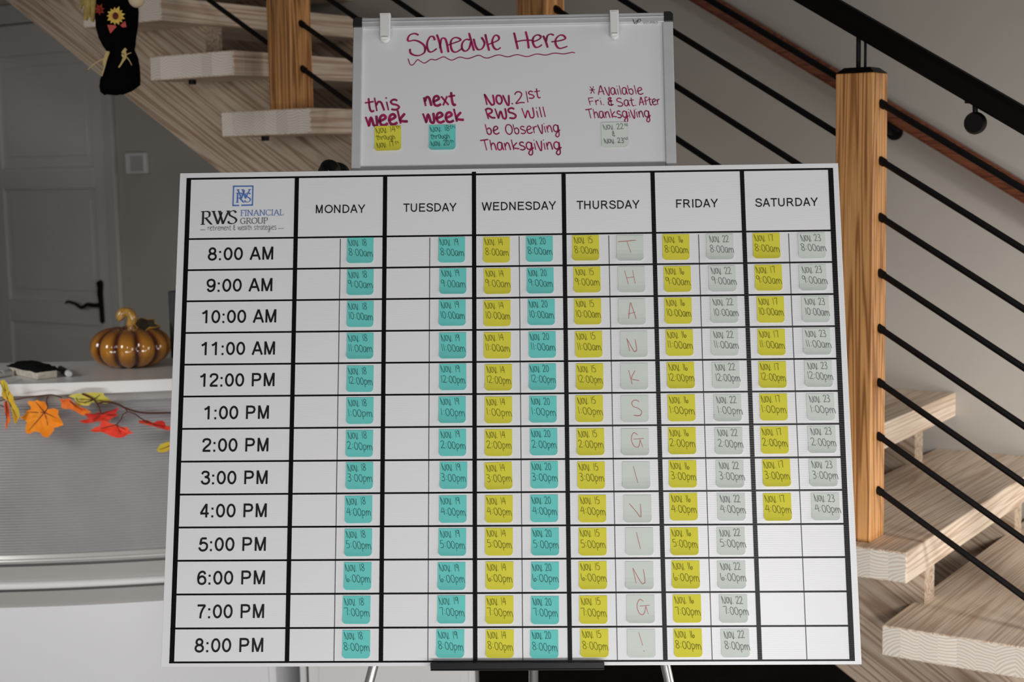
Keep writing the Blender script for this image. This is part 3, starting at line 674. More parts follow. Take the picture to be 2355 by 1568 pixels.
# ---- schedule board
sb = thing('schedule_board', 'large white weekly schedule board gridded with black tape on the easel', 'board', BM)
HW = 0.6095
MB().box(-HW, HW, 0, 0.004, -HB, HB).obj('panel', M_panel, sb, bevel=0.0006)
rowsL = [411.4, 549.9, 621.4, 693.0, 765.7, 838.6, 912.0, 986.2, 1061.6, 1137.3, 1213.0, 1289.5, 1367.0, 1445.2, 1523.2]
rowsR = [388.2, 529.8, 602.4, 676.0, 749.9, 824.4, 898.8, 974.2, 1051.0, 1126.4, 1204.4, 1280.9, 1359.7, 1438.7, 1517.7]
RZ = []
for i, (a, b) in enumerate(zip(rowsL, rowsR)):
    f = (a - 411.4) / (1523.2 - 411.4); xl = 434 + (394 - 434) * f; xr = 1911 + (1961 - 1911) * f
    za_, zb3 = tob(xl, a)[1], tob(xr, b)[1]; RZ.append((za_, zb3))
cols_t = [(434.5, 411, 395, 1522), (683, 407, 660, 1521), (886, 404, 876, 1521), (1090, 400, 1093, 1521), (1296, 396, 1311, 1520), (1500.5, 393, 1530.5, 1520), (1706, 390, 1748, 1519), (1910, 388, 1960, 1518)]
XC = []
for a in cols_t:
    XC.append((tob(a[0], a[1])[0], tob(a[2], a[3])[0]))
def strip(name, xa, za_, xb, zb3, w, m_, y0=-0.0004, y1=0.0):
    A_ = Vector((xa, za_)); B_ = Vector((xb, zb3)); d = (B_ - A_).normalized(); nn = Vector((-d.y, d.x)) * w / 2
    poly = [A_ + nn, B_ + nn, B_ - nn, A_ - nn]
    return MB().prism(poly, lambda p: (p[0], y0, p[1]), lambda p: (p[0], y1, p[1])).obj(name, m_, sb)
for i, (za_, zb3) in enumerate(RZ):
    strip('horizontal_tape', XC[0][0] - 0.003, za_, XC[7][0] + 0.003, zb3, 0.0032 if i else 0.0036, M_tape, -0.0003)
for i, (xa, xb) in enumerate(XC):
    w = 0.0078 if i else 0.0085
    za_ = RZ[0][0] + (RZ[0][1] - RZ[0][0]) * i / 7; zb3 = RZ[-1][0] + (RZ[-1][1] - RZ[-1][0]) * i / 7
    strip('vertical_tape', xa, za_ + (0.005 if i == 3 else 0.0015), xb, zb3 - 0.0015, w if i < 7 else 0.0092, M_tape, -0.0006)
thin = [(783, 549, 768, 1521), (988.5, 546, 984, 1521), (1194, 543, 1202.5, 1520), (1400, 541, 1420, 1519), (1606.5, 539, 1638, 1518), (1813.5, 537, 1856, 1518)]
for a in thin:
    xa, za_ = tob(a[0], a[1]); xb, zb3 = tob(a[2], a[3]); strip('thin_divider', xa, za_, xb, zb3, 0.0015, M_thin, -0.00025)

def arc(cx, cy, rx, ry, a0, a1, n=8):
    return [(cx + rx * math.cos(math.radians(a0 + (a1 - a0) * i / n)), cy + ry * math.sin(math.radians(a0 + (a1 - a0) * i / n))) for i in range(n + 1)]
BL = {
 'M': (.95, [[(.12,0),(.12,1)],[(.13,1),(.42,.02)],[(.42,.02),(.71,1)],[(.72,0),(.72,1)]], 0), 'O': (.95, [arc(.46,.5,.37,.435,0,360,24)], 0),
 'N': (.90, [[(.13,0),(.13,1)],[(.13,.97),(.68,.03)],[(.68,0),(.68,1)]], 0), 'D': (.88, [[(.13,0),(.13,1)],[(.13,.93),(.36,.93)] + arc(.36,.5,.36,.43,78,-78,12) + [(.36,.07),(.13,.07)]], 0),
 'A': (.80, [[(.06,0),(.37,1)],[(.38,1),(.70,0)],[(.18,.33),(.57,.33)]], 0), 'Y': (.80, [[(.05,1),(.38,.42)],[(.71,1),(.38,.42)],[(.38,.47),(.38,0)]], 0),
 'T': (.76, [[(.03,.93),(.71,.93)],[(.37,.93),(.37,0)]], 0), 'U': (.90, [[(.13,1),(.13,.36)] + arc(.405,.36,.275,.30,180,360,12) + [(.68,1)]], 0),
 'E': (.82, [[(.13,0),(.13,1)],[(.13,.93),(.70,.93)],[(.13,.53),(.65,.53)],[(.13,.07),(.72,.07)]], 0), 'F': (.76, [[(.13,0),(.13,1)],[(.13,.93),(.66,.93)],[(.13,.50),(.58,.50)]], 0),
 'S': (.82, [[(.66,.70),(.60,.87),(.38,.94),(.17,.86),(.13,.70),(.24,.57),(.50,.48),(.66,.36),(.66,.2),(.54,.08),(.36,.06),(.15,.14),(.09,.32)]], 1),
 'W': (1.12, [[(.04,1),(.27,.0)],[(.27,.0),(.52,1)],[(.52,1),(.77,.0)],[(.77,.0),(1.0,1)]], 0), 'H': (.90, [[(.13,0),(.13,1)],[(.68,0),(.68,1)],[(.13,.53),(.68,.53)]], 0),
 'R': (.90, [[(.13,0),(.13,1)],[(.13,.93),(.44,.93),(.60,.88),(.65,.73),(.60,.56),(.44,.50),(.13,.50)],[(.40,.49),(.54,.36),(.74,0)]], 0), 'I': (.36, [[(.16,0),(.16,1)]], 0),
 'P': (.82, [[(.13,0),(.13,1)],[(.13,.93),(.44,.93),(.58,.88),(.64,.70),(.58,.52),(.44,.46),(.13,.46)]], 0), ' ': (.38, [], 0), ':': (.36, [[(.14,.0),(.14,.15)],[(.14,.57),(.14,.72)]], 0),
 '0': (.70, [arc(.32,.495,.235,.43,0,360,20)], 0), '1': (.70, [[(.38,0),(.38,1)],[(.38,.97),(.28,.83),(.10,.74)]], 0),
 '2': (.70, [[(.09,.70),(.14,.88),(.32,.94),(.50,.88),(.55,.70),(.46,.52),(.20,.26),(.10,.07)],[(.06,.07),(.58,.07)]], 1),
 '3': (.70, [[(.10,.76),(.18,.90),(.33,.94),(.49,.88),(.53,.73),(.46,.60),(.28,.54)],[(.28,.54),(.48,.50),(.57,.36),(.56,.20),(.46,.08),(.31,.05),(.16,.11),(.08,.27)]], 1),
 '4': (.70, [[(.44,0),(.44,1)],[(.43,.98),(.07,.31)],[(.04,.29),(.60,.29)]], 0), '5': (.70, [[(.54,.93),(.21,.93)],[(.20,.93),(.12,.48)],[(.12,.48),(.24,.60),(.40,.61),(.55,.50),(.58,.32),(.51,.14),(.36,.05),(.2,.07),(.10,.18),(.08,.28)]], 2),
 '6': (.70, [[(.55,.75),(.48,.90),(.34,.94),(.18,.84),(.11,.62),(.10,.38),(.15,.15),(.33,.05),(.52,.13),(.57,.32),(.50,.52),(.33,.60),(.17,.50),(.11,.36)]], 1),
 '7': (.70, [[(.06,.93),(.58,.93)],[(.56,.93),(.38,.62),(.29,.34),(.26,0)]], 0), '8': (.70, [arc(.32,.73,.19,.21,0,360,18), arc(.32,.285,.24,.235,0,360,18)], 0),
 '9': (.70, [[(.11,.25),(.18,.10),(.32,.06),(.48,.16),(.55,.38),(.56,.62),(.51,.85),(.33,.94),(.14,.86),(.09,.68),(.16,.48),(.33,.40),(.49,.50),(.55,.64)]], 1),
 'V': (.80, [[(.05,1),(.37,0)],[(.37,0),(.69,1)]], 0), 'Z': (.74, [[(.06,.93),(.64,.93),(.08,.07),(.68,.07)]], 0), '-': (.44, [[(.04,.37),(.34,.37)]], 0),
}
def rib2(mb, pts, w, y):
    n = len(pts); base = len(mb.v); closed = (pts[0] - pts[-1]).length < 1e-5
    for i, p in enumerate(pts):
        a = pts[i - 1] if i else (pts[-2] if closed else p); b = pts[i + 1] if i < n - 1 else (pts[1] if closed else p)
        d1 = (p - a); d2 = (b - p)
        if d1.length < 1e-9: d1 = d2
        if d2.length < 1e-9: d2 = d1
        d1 = d1.normalized(); d2 = d2.normalized(); t = (d1 + d2).normalized(); nn = Vector((-t.y, t.x, 0)); k = min(1.6, 1 / max(0.4, t.dot(d1)))
        A_ = p + nn * w / 2 * k; B_ = p - nn * w / 2 * k; mb.v += [(A_.x, y, A_.y), (B_.x, y, B_.y)]
    for i in range(n - 1): mb.f.append((base + 2 * i, base + 2 * i + 1, base + 2 * i + 3, base + 2 * i + 2)); mb.mi.append(0)
def put_text(name, s, px0, px1, base0, base1, cap, m_, parent, off=0.0, y=-0.0007, w=0.13):
    xa, za_ = tob(px0, base0, off); xb, zb3 = tob(px1, base1, off); h = tob(px0, base0 - cap, off)[1] - za_
    x = 0; mb = MB(); st_ = []
    for ch in s:
        adv, ss, cv = BL[ch]
        for k_, p in enumerate(ss): st_.append(([(q[0] + x, q[1]) for q in p], cv == 1 or (cv == 2 and k_ == 2)))
        x += adv
    mn = min(q[0] for p, c in st_ for q in p) - w / 2 * .8; mx_ = max(q[0] for p, c in st_ for q in p) + w / 2 * .8
    for i_, (p, cv) in enumerate(st_):
        P = [Vector((xa + (xb - xa) * (a - mn) / (mx_ - mn), za_ + (zb3 - za_) * (a - mn) / (mx_ - mn) + b * h, 0)) for a, b in p]
        rib2(mb, catmull(P, 4) if cv and len(P) > 2 else P, w * h, y - 0.000004 * (i_ % 3))
    return mb.obj(name, m_, parent)
days = [('MONDAY', 726.5, 840, 490.5, 489.5), ('TUESDAY', 926.5, 1050, 487.5, 486), ('WEDNESDAY', 1108, 1279, 484.5, 482), ('THURSDAY', 1325.5, 1471, 481.3, 479.5), ('FRIDAY', 1555.5, 1651.5, 478, 476.5), ('SATURDAY', 1737.5, 1881.5, 475.7, 473.5)]
for s, a, b, c, d in days: put_text('printed_day', s, a, b, c, d, 19.0, M_print, sb, w=0.135)
times = [('8:00 AM', 478, 628, 599, 597), ('9:00 AM', 475, 626, 671.5, 669.5), ('10:00 AM', 463, 635, 743.5, 741.5), ('11:00 AM', 461.5, 632, 817, 815.5), ('12:00 PM', 458.5, 631, 889.5, 888), ('1:00 PM', 468, 618, 964.5, 963), ('2:00 PM', 464, 617, 1039, 1038),
         ('3:00 PM', 461.5, 615, 1114, 1113), ('4:00 PM', 458.5, 613, 1190, 1189), ('5:00 PM', 456.5, 611, 1267.5, 1266.5), ('6:00 PM', 453.5, 609, 1344.5, 1343.5), ('7:00 PM', 451.5, 607, 1422, 1421), ('8:00 PM', 447.5, 605, 1500, 1499)]
for i, (s, a, b, c, d) in enumerate(times): put_text('printed_time', s, a, b, c, d, 29.5 + i * 0.22, M_print, sb, w=0.148)

# ------------------------------------------------------------------ stroke lettering
def arc(cx, cy, rx, ry, a0, a1, n=8):
    return [(cx + rx * math.cos(math.radians(a0 + (a1 - a0) * i / n)), cy + ry * math.sin(math.radians(a0 + (a1 - a0) * i / n))) for i in range(n + 1)]
G = {  # advance, strokes (cap height 1, baseline 0)
 'N': (.62, [[(.02, 1), (.10, 0)], [(.02, 1), (.32, .08), (.42, .0), (.52, .15), (.50, .92)]]),
 'o': (.42, [arc(.20, .46, .16, .40, 90, 450, 12)]), 'O': (.60, [arc(.28, .5, .24, .5, 90, 450, 14)]),
 'v': (.42, [[(.02, .86), (.20, .02), (.30, .0), (.36, .86)]]), '.': (.22, [[(.06, .0), (.10, .11)]]), ':': (.28, [[(.11, .14), (.13, .26)], [(.09, .60), (.11, .72)]]), ' ': (.34, []),
 '0': (.50, [arc(.23, .48, .19, .48, 90, 450, 12)]), '1': (.24, [[(.10, 1), (.12, 0)]]),
 '2': (.52, [[(.03, .78), (.12, .98), (.30, .98), (.38, .76), (.26, .42), (.03, .02), (.25, .06), (.48, .02)]]),
 '3': (.50, [[(.04, .95), (.22, 1.0), (.36, .86), (.30, .62), (.14, .55), (.34, .46), (.40, .22), (.26, .0), (.03, .08)]]),
 '4': (.52, [[(.22, .98), (.14, .62), (.03, .34), (.25, .40), (.48, .42)], [(.36, .95), (.38, .5), (.40, -.02)]]),
 '5': (.50, [[(.10, .98), (.07, .58), (.20, .62), (.36, .55), (.42, .3), (.32, .05), (.04, .03)], [(.08, .97), (.40, .99)]]),
 '6': (.46, [[(.05, .95), (.03, .5), (.08, .1), (.22, .0), (.36, .12), (.38, .32), (.28, .42), (.18, .30), (.22, .1)]]),
 '7': (.48, [[(.02, .92), (.20, .96), (.42, .97), (.36, .6), (.34, .0)]]),
 '8': (.50, [[(.40, .88), (.22, 1.0), (.06, .86), (.14, .60), (.36, .42), (.42, .18), (.24, .0), (.06, .14), (.10, .38), (.34, .62), (.40, .88)]]),
 '9': (.46, [[(.34, .74), (.24, .98), (.08, .94), (.03, .7), (.12, .52), (.26, .56), (.34, .76)], [(.35, .95), (.36, .5), (.36, .0)]]),
 'a': (.46, [[(.34, .66), (.20, .76), (.06, .6), (.04, .2), (.14, .02), (.28, .14), (.35, .66)], [(.34, .72), (.36, .3), (.42, .0)]]),
 'm': (.66, [[(.04, .68), (.07, .0)], [(.07, .3), (.14, .66), (.24, .68), (.30, .5), (.32, .04)], [(.32, .4), (.40, .66), (.50, .66), (.56, .5), (.60, .0)]]),
 'p': (.46, [[(.05, .66), (.10, -.34)], [(.06, .52), (.18, .72), (.34, .62), (.36, .3), (.24, .06), (.08, .12)]]),
 't': (.36, [[(.16, 1), (.16, .3), (.22, .0), (.34, .06)], [(-.02, .66), (.36, .72)]]), 'h': (.46, [[(.05, 1), (.09, 0)], [(.08, .4), (.18, .66), (.30, .62), (.36, .3), (.40, 0)]]),
 'r': (.38, [[(.04, .68), (.10, 0)], [(.08, .36), (.16, .62), (.34, .68)]]), 'u': (.46, [[(.04, .66), (.08, .15), (.20, .0), (.32, .12), (.34, .66)], [(.34, .66), (.40, .0)]]),
 'g': (.50, [[(.38, .60), (.22, .74), (.06, .56), (.06, .2), (.20, .04), (.34, .2), (.38, .64)], [(.40, .72), (.40, .0), (.38, -.36), (.24, -.5), (.14, -.34), (.24, -.08), (.52, .22)]]),
 'n': (.48, [[(.04, .68), (.09, .0)], [(.08, .34), (.18, .66), (.30, .66), (.36, .4), (.40, 0)]]), 'd': (.46, [[(.32, .58), (.16, .68), (.04, .45), (.06, .1), (.20, .0), (.33, .25)], [(.32, 1), (.38, .0)]]),
 '&': (.50, [[(.36, .92), (.20, 1.0), (.08, .86), (.16, .66), (.36, .6), (.12, .52), (.04, .3), (.14, .06), (.46, .14)], [(.24, 1.1), (.28, -.06)]]),
 's': (.44, [[(.34, .66), (.20, .76), (.06, .62), (.12, .44), (.30, .34), (.38, .16), (.24, .0), (.04, .06)]]), 'S': (.58, [[(.44, .88), (.28, 1.0), (.08, .88), (.10, .62), (.34, .48), (.48, .26), (.36, .02), (.06, .06)]]),
 'i': (.20, [[(.08, .64), (.12, .0)], [(.05, .90), (.11, .93)]]), 'l': (.20, [[(.06, 1), (.12, 0)]]), 'w': (.64, [[(.02, .74), (.14, .0)], [(.14, .04), (.28, .66), (.38, .02)], [(.38, .04), (.50, .0), (.56, .2), (.56, .76)]]),
 'W': (.76, [[(.02, .98), (.16, .0)], [(.16, .02), (.34, .72), (.44, .02)], [(.44, .04), (.58, .0), (.66, .3), (.64, 1)]]),
 'e': (.48, [[(.00, .30), (.22, .40), (.38, .54), (.30, .74), (.14, .66), (.06, .36), (.12, .06), (.28, .0), (.46, .12)]]),
 'k': (.50, [[(.05, 1), (.13, 0)], [(.40, .72), (.12, .30), (.26, .16), (.50, .12)]]), 'x': (.44, [[(.03, .70), (.38, .02)], [(.36, .70), (.08, .0)]]),
 'R': (.60, [[(.04, .95), (.14, 0)], [(.0, .86), (.20, 1), (.40, .88), (.38, .62), (.14, .46)], [(.14, .44), (.34, .14), (.58, .10)]]),
 'b': (.48, [[(.02, 1), (.10, .1)], [(.08, .2), (.18, .02), (.34, .08), (.38, .4), (.26, .62), (.10, .5)]]),
 'T': (.56, [[(-.04, .94), (.26, .99), (.52, 1.04)], [(.24, .98), (.32, 0)]]), 'f': (.40, [[(.36, .92), (.24, 1.0), (.14, .86), (.14, 0)], [(.0, .50), (.40, .58)]]),
 'A': (.56, [[(.04, 0), (.20, .7), (.30, 1.0), (.36, .7), (.48, 0)], [(.06, .30), (.50, .42)]]), 'F': (.50, [[(.02, 1.0), (.10, 0)], [(.02, .98), (.42, 1.03)], [(.06, .48), (.36, .56)]]),
 'H': (.60, [[(.04, 1), (.14, 0)], [(.48, 1.04), (.52, .04)], [(.10, .46), (.50, .54)]]), '*': (.44, [[(.04, .5), (.40, .55)], [(.10, .92), (.34, .12)], [(.34, .94), (.08, .08)]]),
 'K': (.6, [[(.05, 1), (.12, 0)], [(.46, .98), (.14, .44), (.34, .32), (.62, .28)]]), 'G': (.7, [[(.42, .86), (.26, 1.0), (.10, .8), (.04, .45), (.14, .08), (.34, .04), (.46, .3), (.52, .56)], [(.16, .56), (.74, .62)], [(.52, .56), (.60, .04)]]),
 'I': (.2, [[(.04, 1), (.14, 0)]]), 'V': (.6, [[(.02, 1), (.28, .42), (.46, .02), (.54, .98)]]), '!': (.3, [[(.04, 1), (.18, .32)], [(.19, .05), (.23, .02)]]),
 'c': (.44, [[(.36, .60), (.20, .74), (.06, .5), (.06, .16), (.20, .0), (.38, .1)]]),
}
def layout(s):
    x = 0; out = []
    for ch in s:
        adv, st_ = G[ch]
        for p in st_: out.append([(q[0] + x, q[1]) for q in p])
        x += adv
    return out, x
def ribbon(mb, pts, w, y, nib=None, taper=True):
    n = len(pts)
    if n < 2: return
    base = len(mb.v)
    for i, p in enumerate(pts):
        d = (pts[min(i + 1, n - 1)] - pts[max(i - 1, 0)])
        if d.length < 1e-9: d = Vector((1, 0, 0))
        d.normalize(); nn = Vector((-d.y, d.x, 0))
        if nib:
            c_, s_ = math.cos(nib[2]), math.sin(nib[2]); a_ = nn.x * c_ + nn.y * s_; b_ = -nn.x * s_ + nn.y * c_
            ww = math.sqrt((nib[0] * a_) ** 2 + (nib[1] * b_) ** 2)
        else: ww = w
        e = (0.75 if (i in (0, n - 1) and taper) else 1.0)
        A_ = p + nn * ww / 2 * e; B_ = p - nn * ww / 2 * e
        mb.v += [(A_.x, y, A_.y), (B_.x, y, B_.y)]
    for i in range(n - 1):
        mb.f.append((base + 2 * i, base + 2 * i + 1, base + 2 * i + 3, base + 2 * i + 2)); mb.mi.append(0)
def hand(mb, s, x0, x1, z0, z1, cap, w, y, shear=-0.10, jit=0.0, sub=4, nib=None):
    """write string s from (x0,z0) to (x1,z1) baseline, local metres"""
    st_, adv = layout(s)
    mx_ = max((q[0] for p in st_ for q in p), default=1)
    for p in st_:
        ox, oz = random.uniform(-jit, jit), random.uniform(-jit, jit)
        P = []
        for (a, b) in p:
            f = a / mx_; X = x0 + (x1 - x0) * f + shear * (b - 0.4) * cap + ox; Z = z0 + (z1 - z0) * f + b * cap + oz
            P.append(Vector((X, Z, 0)))
        ribbon(mb, catmull(P, sub) if len(P) > 2 else P, w, y, nib)
def pxhand(mb, s, px0, px1, b0, b1, cap, wpx, off, y, **k):
    xa, za_ = tob(px0, b0, off); xb, zb3 = tob(px1, b1, off); h = tob(px0, b0 - cap, off)[1] - za_
    hand(mb, s, xa, xb, za_, zb3, h, wpx * 0.00079, y, **k)

# serif strokes for the logo
def serif_glyphs(s):
    D = {
     'R': (.70, [[(.14, 0), (.14, 1)], [(.14, .98), (.34, 1), (.50, .90), (.50, .62), (.34, .50), (.14, .48)], [(.30, .50), (.46, .24), (.62, .02), (.70, .01)]], [(.02, .26, 0), (.02, .2, .99)]),
     'W': (1.02, [[(.10, 1), (.38, 0)], [(.38, 0), (.60, .92)], [(.44, 1), (.68, 0)], [(.68, 0), (.98, 1)]], [(.0, .22, .99), (.36, .56, .99), (.86, 1.06, .99)]),
     'S': (.56, [[(.46, .84), (.40, .96), (.26, 1.0), (.10, .88), (.10, .68), (.26, .54), (.42, .42), (.50, .24), (.40, .05), (.24, .0), (.08, .06), (.04, .20)]], []),
     'F': (.50, [[(.12, 0), (.12, 1)], [(.12, .98), (.46, .98), (.47, .86)], [(.12, .52), (.36, .52)]], [(.02, .24, 0), (.02, .2, .99)]),
     'I': (.28, [[(.13, 0), (.13, 1)]], [(.02, .24, 0), (.02, .24, .99)]),
     'N': (.74, [[(.12, 0), (.12, 1)], [(.12, 1), (.60, 0)], [(.60, 0), (.60, 1)]], [(.02, .22, 0), (.0, .18, .99), (.50, .70, .99)]),
     'A': (.70, [[(.08, 0), (.34, 1)], [(.34, 1), (.62, 0)], [(.18, .36), (.52, .36)]], [(.0, .18, 0), (.52, .72, 0)]),
     'C': (.66, [[(.58, .80), (.50, .95), (.34, 1.0), (.12, .86), (.05, .5), (.14, .14), (.36, .0), (.54, .06), (.60, .2)]], []),
     'L': (.52, [[(.12, 0), (.12, 1)], [(.12, .01), (.44, .01), (.50, .18)]], [(.02, .22, .99), (.02, .2, 0)]),
     'G': (.72, [[(.58, .80), (.50, .95), (.34, 1.0), (.12, .86), (.05, .5), (.14, .14), (.36, .0), (.58, .08), (.58, .42)]], [(.44, .68, .42)]),
     'O': (.76, [[(.37, 1.0), (.12, .86), (.05, .5), (.12, .14), (.37, .0), (.62, .14), (.69, .5), (.62, .86), (.37, 1.0)]], []),
     'U': (.72, [[(.12, 1), (.12, .3), (.20, .05), (.36, .0), (.54, .06), (.60, .3), (.60, 1)]], [(.02, .24, .99), (.50, .70, .99)]),
     'P': (.58, [[(.14, 0), (.14, 1)], [(.14, .98), (.34, 1), (.50, .90), (.50, .60), (.34, .46), (.14, .46)]], [(.02, .28, 0), (.02, .2, .99)]),
    }
    return [D[c] for c in s]
def serif(mb, s, px0, px1, b0, b1, cap, nib_px, y=-0.0007, track=0.0, thin=0.28):
    xa, za_ = tob(px0, b0); xb, zb3 = tob(px1, b1); h = tob(px0, b0 - cap)[1] - za_
    gl = serif_glyphs(s); tot = sum(g[0] for g in gl) + track * (len(gl) - 1); x = 0; k = 0.00079
    w1, w2 = nib_px * k, nib_px * k * thin
    for adv, st_, sf in gl:
        for p in st_:
            P = [Vector((xa + (xb - xa) * (a + x) / tot, za_ + (zb3 - za_) * (a + x) / tot + b * h, 0)) for a, b in p]
            ribbon(mb, catmull(P, 5) if len(P) > 3 else P, 0, y, (w1, w2, 0.30), taper=False)
        for a0, a1, b in sf:
            P = [Vector((xa + (xb - xa) * (a + x) / tot, za_ + (zb3 - za_) * (a + x) / tot + b * h, 0)) for a in (a0, a1)]
            ribbon(mb, P, w2 * 1.4, y, taper=False)
        x += adv + track
mb = MB(); serif(mb, 'RWS', 461, 546, 516.2, 514.2, 29.5, 5.0, track=-0.07); mb.obj('logo_initials', M_dark_p, sb)
mb = MB(); serif(mb, 'FINANCIAL', 553, 653, 496.5, 494.8, 12.8, 2.3, thin=0.4); mb.obj('logo_word', M_lblue, sb)
mb = MB(); serif(mb, 'GROUP', 552.5, 616, 514.8, 513.6, 12.8, 2.4, thin=0.4); mb.obj('logo_word', M_grey_p, sb)
mb = MB(); pxhand(mb, 'retirement & wealth strategies', 477.5, 635.5, 530.2, 528.0, 11.5, 1.0, 0, -0.0007, shear=0, nib=None); mb.obj('logo_tagline', M_grey_p, sb)
mb = MB()
for a, b in (((460.5, 529), (473, 528.8)), ((640, 525.8), (653, 525.5))):
    ribbon(mb, [Vector((*tob(*a), 0)), Vector((*tob(*b), 0))], 0.0009, -0.0007)
mb.obj('logo_dash', M_grey_p, sb)
mb = MB(); wl_ = 0.0025
c1, c2, c3, c4, g1, g2 = [Vector((*tob(*p), 0)) for p in ((537.5, 428.7), (581.7, 428.3), (580.7, 471.8), (536.0, 472.8), (550.3, 472.6), (555.2, 472.4))]
for a, b in ((c1 + Vector((-.0012, 0, 0)), c2 + Vector((.0012, 0, 0))), (c2, c3 + Vector((0, -.0012, 0))), (c3, g2), (g1, c4), (c4 + Vector((0, -.0012, 0)), c1)): ribbon(mb, [a, b], wl_, -0.0007, taper=False)
mb.obj('logo_box', M_blue, sb)
mb = MB(); serif(mb, 'W', 543.5, 575.5, 457, 456.2, 20.5, 3.6); serif(mb, 'R', 542, 562.5, 465.8, 465.4, 21.5, 3.8, y=-0.00072); serif(mb, 'S', 562, 577.5, 465.2, 464.8, 21.5, 3.4, y=-0.00074)
mb.obj('logo_monogram', M_blue, sb)

# ---- whiteboard
wbt = thing('whiteboard', 'whiteboard headed Schedule Here in magenta marker behind the schedule board', 'whiteboard', BM)
y0 = OFF_WB; WX0, WX1, WZ1 = -0.2905, 0.3145, 0.7545; WZ0 = WZ1 - 0.914
fw_ = 0.0195
MB().box(WX0 + 0.01, WX1 - 0.01, y0, y0 + 0.008, -HB + 0.0, WZ1 - 0.01).obj('writing_surface', M_wb, wbt)
for nm, a in (('frame_rail', (WX0 + 0.016, WX1 - 0.016, WZ1 - fw_, WZ1)), ('frame_rail', (WX0, WX0 + 0.0175, -HB, WZ1 - 0.018)), ('frame_rail', (WX1 - 0.0195, WX1, -HB, WZ1 - 0.018)), ('frame_rail', (WX0 + 0.016, WX1 - 0.016, -HB, -HB + fw_))):
    fo = MB().box(a[0], a[1], y0 - 0.006, y0 + 0.012, a[2], a[3]).obj(nm, M_alu, wbt, bevel=0.0015)
    if a[3] == WZ1: MB().box(a[0], a[1], y0 - 0.0075, y0 - 0.006, WZ1 - 0.009, WZ1 - 0.0075).obj('frame_ridge', M_alu, fo)
for xx, s_ in ((WX0, 1), (WX1, -1)):
    pts = [(xx - s_ * 0.0006, WZ1 - 0.0185), (xx - s_ * 0.0006, WZ1 - 0.004), (xx + s_ * 0.004, WZ1 + 0.001), (xx + s_ * 0.0165, WZ1 + 0.001), (xx + s_ * 0.0165, WZ1 - 0.0185)]
    MB().prism(pts, lambda p: (p[0], y0 - 0.0085, p[1]), lambda p: (p[0], y0 + 0.013, p[1])).obj('corner_cap', M_blackpl, wbt, bevel=0.001)
YW = y0 - 0.0006
mb = MB()
SH = [[(240,118),(190,98),(130,115),(100,165),(115,195),(190,185),(270,215),(320,270),(315,340),(250,380),(180,375),(135,345),(130,295)],
 [(450,185),(430,140),(390,140),(355,200),(350,270),(375,330),(420,330),(475,290)], [(475,110),(505,200),(540,350)], [(515,290),(530,180),(560,155),(595,190),(625,340)],
 [(605,250),(680,225),(780,185),(750,155),(700,152),(660,190),(655,260),(680,325),(730,335),(800,290)], [(900,180),(850,175),(805,220),(800,290),(840,325),(890,290),(915,200)], [(890,90),(920,200),(955,320)],
 [(950,165),(975,260),(1010,305),(1060,290),(1090,220),(1050,145)], [(1100,105),(1120,200),(1150,320)], [(1135,240),(1200,215),(1270,180),(1270,135),(1225,122),(1190,190),(1205,270),(1250,305),(1300,278)],
 [(1470,85),(1495,190),(1520,300)], [(1620,70),(1645,170),(1660,290)], [(1490,205),(1600,185),(1720,185)], [(1700,210),(1790,175),(1815,135),(1770,115),(1720,150),(1715,220),(1750,275),(1800,265),(1830,240)],
 [(1845,125),(1880,200),(1905,280)], [(1885,200),(1900,130),(1940,105),(1985,120)], [(1950,205),(2060,190),(2130,165),(2110,125),(2060,120),(2010,170),(2010,240),(2060,290),(2160,262)]]
UL = [[(105,420),(125,485),(150,505),(180,490),(225,435),(265,455),(320,478),(400,430),(460,438),(560,398),(620,425),(675,440),(770,402),(880,420),(1010,378),(1080,405),(1140,412),(1270,373),(1390,398),(1510,370),(1640,395),(1760,362),(1880,375),(1990,350),(2110,360),(2220,340),(2255,350)], [(103,420),(115,455),(128,490)]]
def zpts(st_, ox, oy, s): return [Vector((*tob(ox + x / s, oy + y / s, OFF_WB), 0)) for x, y in st_]
for grp in (SH[:10], SH[10:]):
    mb = MB()
    for s_ in grp: ribbon(mb, catmull(zpts(s_, 920, 60, 5.607), 6), 0, YW, (0.0042, 0.0024, 0.35))
    mb.obj('heading_word', M_marker, wbt)
mb = MB()
ribbon(mb, catmull(zpts(UL[0], 920, 60, 5.607), 5), 0.0018, YW); mb.obj('heading_underline', M_marker, wbt)
